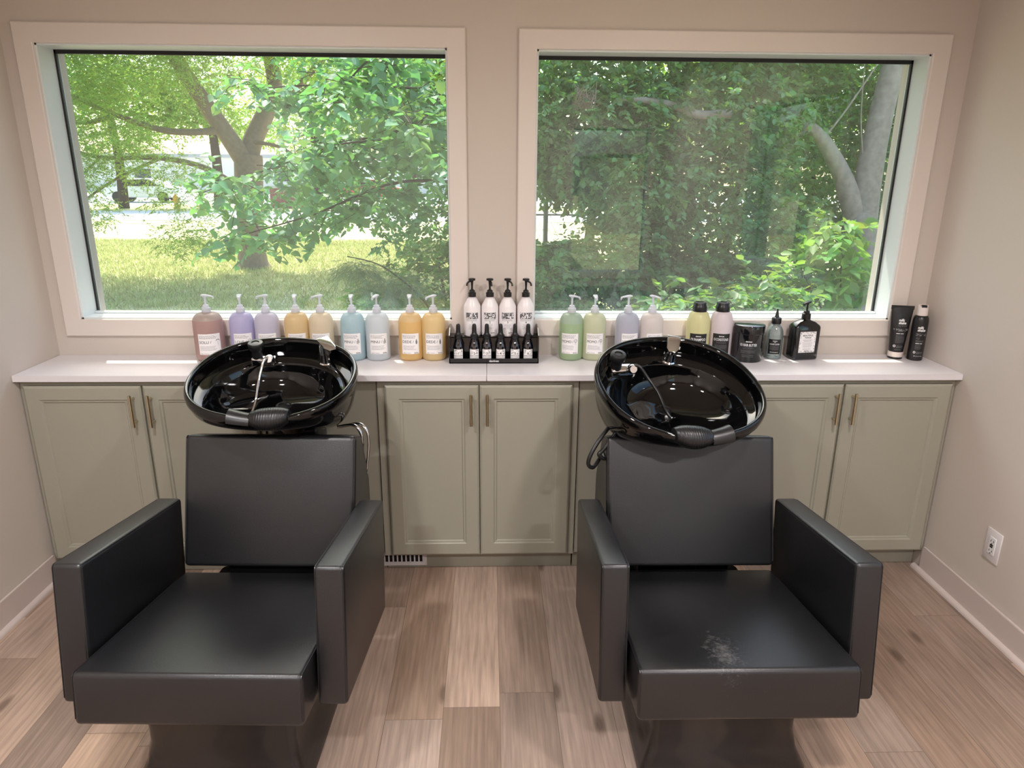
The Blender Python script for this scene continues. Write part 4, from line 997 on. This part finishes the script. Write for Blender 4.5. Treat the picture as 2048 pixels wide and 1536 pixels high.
# --- shrubs and thicket outside the right window
def shrub(name, loc, label, group, blobs, per, size, m, seed, stems, tm=BROAD, bark=None, L0=.20, nl=9, droop=.3, r0=.05):
    t = empty(name, loc, 0, label, 'tree' if 'tree' in name else 'shrub', group)
    limbs(t, [(s, r0, .012) for s in stems], bark or M_barkd, 'stem', 8)
    foliage(t, blobs, per, L0, nl, size, tm, m, seed, droop=droop, twigm=bark or M_barkd); return t
G = 'shrubs in the thicket outside the right window'
shrub('low_shrub', (.75, 3.9, GZ), 'dark shrub in the lower left corner of the right window', 'low shrubs outside the right window',
      [(.72, 3.9, .10, .42, .35, .45, 1.0), (.55, 4.2, .75, .30, .35, .28, .45)], 330, .068, M_shrub, 37, [[(.75, 3.9, GZ), (.75, 3.9, 0), (.7, 3.9, .4)]], r0=.02)
shrub('thicket_tree', (1.35, 5.4, GZ), 'leafy thicket tree with dark trunk at the left of the right window', G,
      [(1.0, 5.4, 3.1, 1.2, 1.0, .9, 2.0), (1.0, 5.0, 2.2, 1.0, .8, .5, 1.4), (1.5, 4.8, 1.6, .8, .7, .5, 1.2), (1.5, 4.6, .8, .7, .6, .45, .9), (.8, 4.4, .25, .5, .5, .35, .6), (.72, 5.0, 1.75, .35, .5, .35, .5), (.75, 4.8, .75, .35, .4, .22, .4)], 620, .072, M_shrub, 31,
      [[(1.05, 5.4, GZ), (1.1, 5.4, .6), (1.15, 5.5, 1.6), (1.0, 5.6, 3.2)], [(1.55, 5.2, GZ), (1.45, 5.2, .3), (1.2, 5.2, .75), (1.05, 5.2, 1.1)]], r0=.10)
shrub('thicket_tree', (2.6, 5.6, GZ), 'leafy thicket tree filling the middle of the right window', G,
      [(2.5, 5.6, 3.2, 1.2, 1.0, .9, 1.6), (2.4, 5.2, 2.2, 1.1, .9, .6, 1.3), (2.5, 4.9, 1.3, 1.0, .8, .6, 1.1), (2.3, 4.5, .5, .9, .7, .45, 1.2)], 660, .070, M_shrub, 32,
      [[(2.0, 5.6, GZ), (1.95, 5.6, .8), (2.0, 5.6, 1.8), (2.2, 5.6, 3.2)], [(2.6, 5.5, GZ), (2.75, 5.5, 1.0), (2.9, 5.5, 2.4)]], r0=.09)
shrub('thicket_tree', (4.0, 6.0, GZ), 'leafy thicket tree behind the forked grey trunk', G,
      [(4.0, 6.2, 3.2, 1.4, .9, 1.0, 1.8), (4.1, 6.1, 2.0, 1.3, .8, .8, 1.6), (3.9, 5.9, .9, 1.2, .8, .7, 1.3), (5.3, 6.2, 2.4, .8, .9, 1.6, 1.3), (5.2, 6.0, .6, .8, .8, .9, 1.0)], 560, .080, M_shrub, 33,
      [[(4.1, 6.2, GZ), (4.0, 6.2, 1.2), (3.8, 6.2, 3.0)]], r0=.07)
shrub('low_shrub', (1.5, 3.0, GZ), 'low leafy shrub below the middle of the right window', G,
      [(1.0, 3.0, .25, .6, .5, .42, .6), (1.75, 3.0, .45, .6, .5, .38, .9), (2.3, 2.9, .50, .45, .5, .40, .8)], 230, .085, M_shrub2, 34, [[(1.5, 3.0, GZ), (1.5, 3.0, .1), (1.6, 2.9, .6)], [(1.5, 3.0, GZ), (1.9, 3.0, .1), (2.2, 2.9, .6)]], r0=.015)
shrub('corner_shrub', (-.45, 5.3, GZ), 'rounded shrub low in the right corner of the left window', 'shrubs below the left window',
      [(-.55, 5.3, .35, .85, .6, .55, 1.0), (-1.3, 5.6, .05, .55, .5, .35, .5), (-.2, 5.2, .95, .5, .5, .35, .5)], 420, .062, M_shrub2, 35, [[(-.45, 5.3, GZ), (-.5, 5.3, .2), (-.6, 5.3, .8)]], r0=.02)
shrub('low_shrub', (-.9, 2.3, GZ), 'broad-leaved shrub at the bottom right of the left window', 'shrubs below the left window',
      [(-.75, 2.5, .32, .50, .35, .30, 1.0)], 150, .060, M_shrub2, 36, [[(-.9, 2.3, GZ), (-.85, 2.4, 0), (-.8, 2.5, .3)]], r0=.012)

# --- grey forked tree at the right
t = empty('forked_grey_tree', (4.40, 5.0, GZ), 0, 'smooth grey trunk forking in two at the right of the right window', 'tree')
limbs(t, [([(4.30, 5.0, GZ-.05), (4.22, 5.0, .2), (4.10, 5.0, .8), (4.0, 5.0, 1.16), (4.0, 5.0, 1.26)], .24, .15)], M_bark2, 'trunk', 16)
limbs(t, [([(4.03, 5.0, .75), (4.03, 5.0, 1.05), (4.02, 5.0, 1.45), (4.03, 5.0, 1.9), (4.07, 5.0, 2.4), (4.13, 5.0, 3.0), (4.25, 5.1, 3.8)], .175, .095),
          ([(4.04, 5.0, .75), (3.98, 5.0, 1.10), (3.84, 4.98, 1.42), (3.66, 4.95, 1.72), (3.42, 4.9, 2.00), (3.22, 4.85, 2.14)], .165, .052),
          ([(3.42, 4.9, 1.98), (3.6, 4.8, 2.3), (3.85, 4.7, 2.8)], .014, .006), ([(3.95, 5, 1.75), (3.8, 4.9, 2.2), (3.7, 4.8, 2.8)], .010, .004)], M_bark2, 'branch', 14)
limbs(t, [([(2.35, 4.6, 2.22), (2.05, 4.6, 2.20), (1.75, 4.6, 2.29), (1.45, 4.6, 2.33), (1.28, 4.6, 2.34)], .048, .026)], M_bark2, 'hanging_branch', 12)
foliage(t, [(4.3, 5.3, 3.6, 1.3, .8, .5, 1), (4.9, 4.7, 1.9, .35, .4, .9, .5), (3.0, 5.2, 2.9, .9, .6, .35, .6)], 220, .22, 8, .085, BROAD, M_shrub, 41)

# --- sapling with bright leaves at the lower right
t = empty('young_sapling', (3.15, 3.4, GZ), 0, 'young sapling with large bright leaves, low at the right of the right window', 'tree')
ST = [[(3.15, 3.4, GZ), (3.12, 3.4, .3), (3.05, 3.4, .9), (3.0, 3.4, 1.35)], [(3.12, 3.4, .3), (2.85, 3.35, .6), (2.65, 3.3, .9)], [(3.1, 3.4, .4), (3.35, 3.35, .7), (3.45, 3.3, .95)], [(3.12, 3.4, .1), (2.7, 3.2, .3), (2.45, 3.1, .4)]]
limbs(t, [(s, .010, .003) for s in ST], M_barkd, 'stem', 6)
foliage(t, [(3.0, 3.4, 1.15, .25, .22, .20, .7), (2.85, 3.35, .78, .40, .3, .25, 1.0), (3.3, 3.35, .75, .35, .3, .28, 1.0), (3.0, 3.3, .35, .60, .35, .25, 1.1), (2.55, 3.2, .35, .35, .3, .2, .6)], 52, .22, 6, .115, BROAD, M_sapl, 42, droop=.25, upn=1.1)

# --- pine sapling with long needles below the left window
t = empty('pine_sapling', (-1.15, 4.3, GZ), 0, 'small pine with long drooping needles, right of the lawn', 'tree')
limbs(t, [([(-.4, 4.6, GZ), (-.6, 4.4, .3), (-1.0, 4.2, .75), (-1.35, 4.1, .88)], .014, .004)], M_barkd, 'stem', 6)
foliage(t, [(-1.25, 4.1, .80, .20, .15, .05, .5), (-.95, 4.15, .62, .28, .2, .08, .8)], 90, .10, 16, .21, NEEDLE, M_needle, 43, droop=.45, side=.8)

# --- tangle of dry twigs caught in the thicket
rgt = random.Random(3); mb = MB()
for _ in range(70):
    a = Vector((.88+rgt.gauss(0, .05), 4.25+rgt.gauss(0, .05), 2.30+rgt.gauss(0, .04))); d = Vector((rgt.gauss(0, 1), rgt.gauss(0, .6), rgt.gauss(-.5, .8))).normalized()*rgt.uniform(.10, .22); k = Vector((rgt.gauss(0, .02), rgt.gauss(0, .02), -.03))
    mb.tube([a-d*.5, a+k, a+d*.6], [.003, .0025, .001], 5)
tag(mb.build('twig_tangle', mat('dry_twigs', (150, 132, 116), .9)), 'tangle of dry grey twigs caught high in the thicket, upper left of the right window', 'twigs', kind='stuff')

# --- wire fence behind the thicket
f_ = empty('wire_fence', (.8, 7.6, GZ), 0, 'chain-link fence with a grey post behind the left edge of the thicket', 'fence')
MB().tube([(0, 0, 0), (0, 0, 1.55)], .035, 12).build('fence_post', mat('galvanised_steel', (150, 152, 154), .5, metal=.6), f_)
mb = MB()
for q in range(34):
    x_ = -.9+q*.085; mb.tube([(x_, 0, .05), (x_+.7, 0, 1.45)], .0022, 4); mb.tube([(x_+.7, 0, .05), (x_, 0, 1.45)], .0022, 4)
mb.tube([(-.9, 0, 1.47), (2.8, 0, 1.47)], .016, 8); mb.build('chain_link', bpy.data.materials['galvanised_steel'], f_)

# --- farther trees across the street, each its own tree
rgq = random.Random(8)
for i, (x, y, h, w, lab) in enumerate([(-24, 37, 8, 5, 'rounded tree across the street at the far left edge'), (-19.5, 36.5, 8.5, 4.2, 'yellow-green tree across the street, second from the left'), (-15.0, 38, 9.5, 4.6, 'yellow-green tree across the street left of the feathery tree trunk'), (-10.5, 42, 10, 5.0, 'tree across the street directly behind the feathery tree'), (-4.5, 40, 9.5, 4.6, 'tree across the street right of the feathery tree'),
        (-1.0, 19, 7.2, 2.6, 'dense tree behind the broad-leaved branches in the left window'), (5.5, 12, 6.5, 3.0, 'bright green tree seen through gaps of the thicket'), (12, 12, 7.5, 3.6, 'bright green tree behind the forked grey trunk')]):
    t = empty('background_tree', (x, y, GZ), 0, lab, 'tree', 'trees in the background')
    limbs(t, [([(x, y, GZ), (x+.1, y, h*.25), (x-.1, y, h*.6)], .035*h, .02*h)], M_barkd, 'trunk', 8)
    bl = [(x+rgq.uniform(-.5, .5)*w, y+rgq.uniform(-.3, .3)*w, h*rgq.uniform(.36, .78), w*.5, w*.4, h*.13) for _ in range(10)]
    sz = .16 if y > 15 else .10
    foliage(t, bl, 190 if y > 15 else 420, .5, 8, sz, BROAD, M_far, 60+i)
# tree seen through the side window
t = empty('side_garden_tree', (6.1, -10.3, GZ), 0, 'tree in the side garden, seen only as a reflection in the right window', 'tree')
limbs(t, [([(6.1, -10.3, GZ), (6.1, -10.3, 1.4), (6.2, -10.2, 3)], .14, .08)], M_barkd, 'trunk', 10)
foliage(t, [(6.5, -10.0, 2.4, 1.2, 1.2, .7), (7.2, -9.6, 3.2, 1.3, 1.3, .8), (6.3, -9.6, 1.6, .8, .9, .5)], 300, .3, 9, .10, BROAD, M_far, 71)
hs_ = empty('neighbour_house', (7.0, -25, GZ), 0, 'pale neighbouring house with a grey roof beyond the side garden', 'house')
MB().box((-3, -4, 0), (3, 4, 2.5)).build('house_walls', mat('pale_siding', (206, 196, 182), .8), hs_)
MB().prism([(-3.5, 2.6), (3.5, 2.6), (0, 5)], -5.4, 5.4, M=Matrix(((1, 0, 0, 0), (0, 0, 1, 0), (0, 1, 0, 0), (0, 0, 0, 1)))).build('roof', mat('grey_shingles', (140, 134, 128), .9), hs_)

# --- across the street: a long white building, brick sign base, marker, cars
b = empty('white_building', (-14, 64, GZ), 0, 'long low white building across the street', 'building')
MB().box((-26, 0, 0), (26, 6, 3.0)).build('building_walls', mat('white_stucco', (236, 234, 232), .8), b)
MB().box((-26.3, -.4, 3.0), (26.3, 6.3, 3.3)).build('roof_band', mat('grey_roof_band', (176, 178, 180), .7), b)
for i in range(8): MB().box((-24+i*6.2, -.05, 1.0), (-22.6+i*6.2, 0, 2.0)).build('building_window', mat('dark_window_glass', (70, 82, 92), .15), b)
s_ = empty('brick_sign_base', (-11.0, 38.0, GZ), 0, 'low red brick base across the street beside the feathery tree trunk', 'wall')
def brick_mat():
    m = mat('red_brick', (150, 80, 66), .85); nt = m.node_tree; N, L = nt.nodes, nt.links; tc = N.new('ShaderNodeTexCoord'); mp = N.new('ShaderNodeMapping'); mp.inputs['Rotation'].default_value = (R(90), 0, 0)
    bt = N.new('ShaderNodeTexBrick'); bt.inputs['Color1'].default_value = lin((162, 84, 68)); bt.inputs['Color2'].default_value = lin((136, 70, 60)); bt.inputs['Mortar'].default_value = lin((190, 170, 160)); bt.inputs['Scale'].default_value = 4
    L.new(tc.outputs['Object'], mp.inputs[0]); L.new(mp.outputs[0], bt.inputs['Vector']); L.new(bt.outputs['Color'], N['Principled BSDF'].inputs['Base Color']); return m
MB().box((-1.1, -.3, 0), (1.1, .3, 1.05), .01, 1).build('brick_body', brick_mat(), s_)
MB().box((-1.2, -.38, 1.05), (1.2, .38, 1.17), .01, 1).build('stone_cap', mat('stone_cap', (196, 192, 184), .8), s_)
def car(x, y, rz, rgb, label):
    c = empty('parked_car', (x, y, GZ+.02), rz, label, 'car', 'cars parked across the street')
    m = mat('car_paint', rgb, .25, coat=.6)
    prof = [(-2.2, .45), (-2.15, .85), (-1.3, .95), (-.8, 1.42), (.7, 1.45), (1.45, .98), (2.15, .88), (2.25, .5), (2.2, .3), (-2.2, .3)]
    MB().prism(prof, -.88, .88, .06, 3, M=Matrix(((1, 0, 0, 0), (0, 0, 1, 0), (0, 1, 0, 0), (0, 0, 0, 1)))).build('car_body', m, c)
    MB().prism([(-1.15, .97), (-.76, 1.36), (.66, 1.38), (1.25, .99)], -.89, .89, .01, 1, M=Matrix(((1, 0, 0, 0), (0, 0, 1, 0), (0, 1, 0, 0), (0, 0, 0, 1)))).build('car_windows', mat('car_glass', (40, 46, 52), .08), c)
    for a in (-1.35, 1.4):
        for s in (-1, 1): MB().lathe([(.05, -.1), (.33, -.1), (.33, .1), (.05, .1)], 24, M=T(a, s*.80, .33) @ RX(R(90))).build('wheel', M_gasket, c)
car(-8.0, 46.5, R(8), (176, 62, 48), 'red car parked across the street, right of the feathery tree trunk')
car(-21.5, 43.5, R(0), (226, 228, 232), 'white car parked across the street at the far left')
p_ = empty('yellow_hydrant', (-16.6, 36.2, GZ), 0, 'small yellow hydrant in the grass across the street', 'hydrant')
MB().lathe([(.16, 0), (.16, .06), (.12, .08), (.12, .50), (.15, .52), (.15, .56), (.11, .66), (.04, .72), (.04, .78), (.001, .78)], 20).tube([(-.2, 0, .40), (.2, 0, .40)], .06, 12).build('hydrant_body', mat('yellow_enamel', (232, 176, 40), .4), p_)

# --- grass on the near lawn and litter in the bed
def blades(name, n, x0, x1, y0, y1, h, m, seed, label, z=GZ):
    rg = rngs(seed); P = np.stack([rg.uniform(x0, x1, n), rg.uniform(y0, y1, n), np.full(n, z)], 1)
    D = rg.normal(size=(n, 3))*.5; D[:, 2] = 1; Nn = rg.normal(size=(n, 3)); Nn[:, 2] = .1
    tm = (np.array([(-.10, 0, 0), (.10, 0, 0), (.02, 1, .15)]), [(0, 1, 2)])
    o = leaf_mesh(name, P, D, Nn, h*rg.uniform(.5, 1.3, n), tm, m, None); tag(o, label, 'grass', kind='stuff')
blades('lawn_grass', 110000, -13, -.6, 5.5, 19, .085, M_grassb, 81, 'short sunlit lawn grass around the feathery tree')
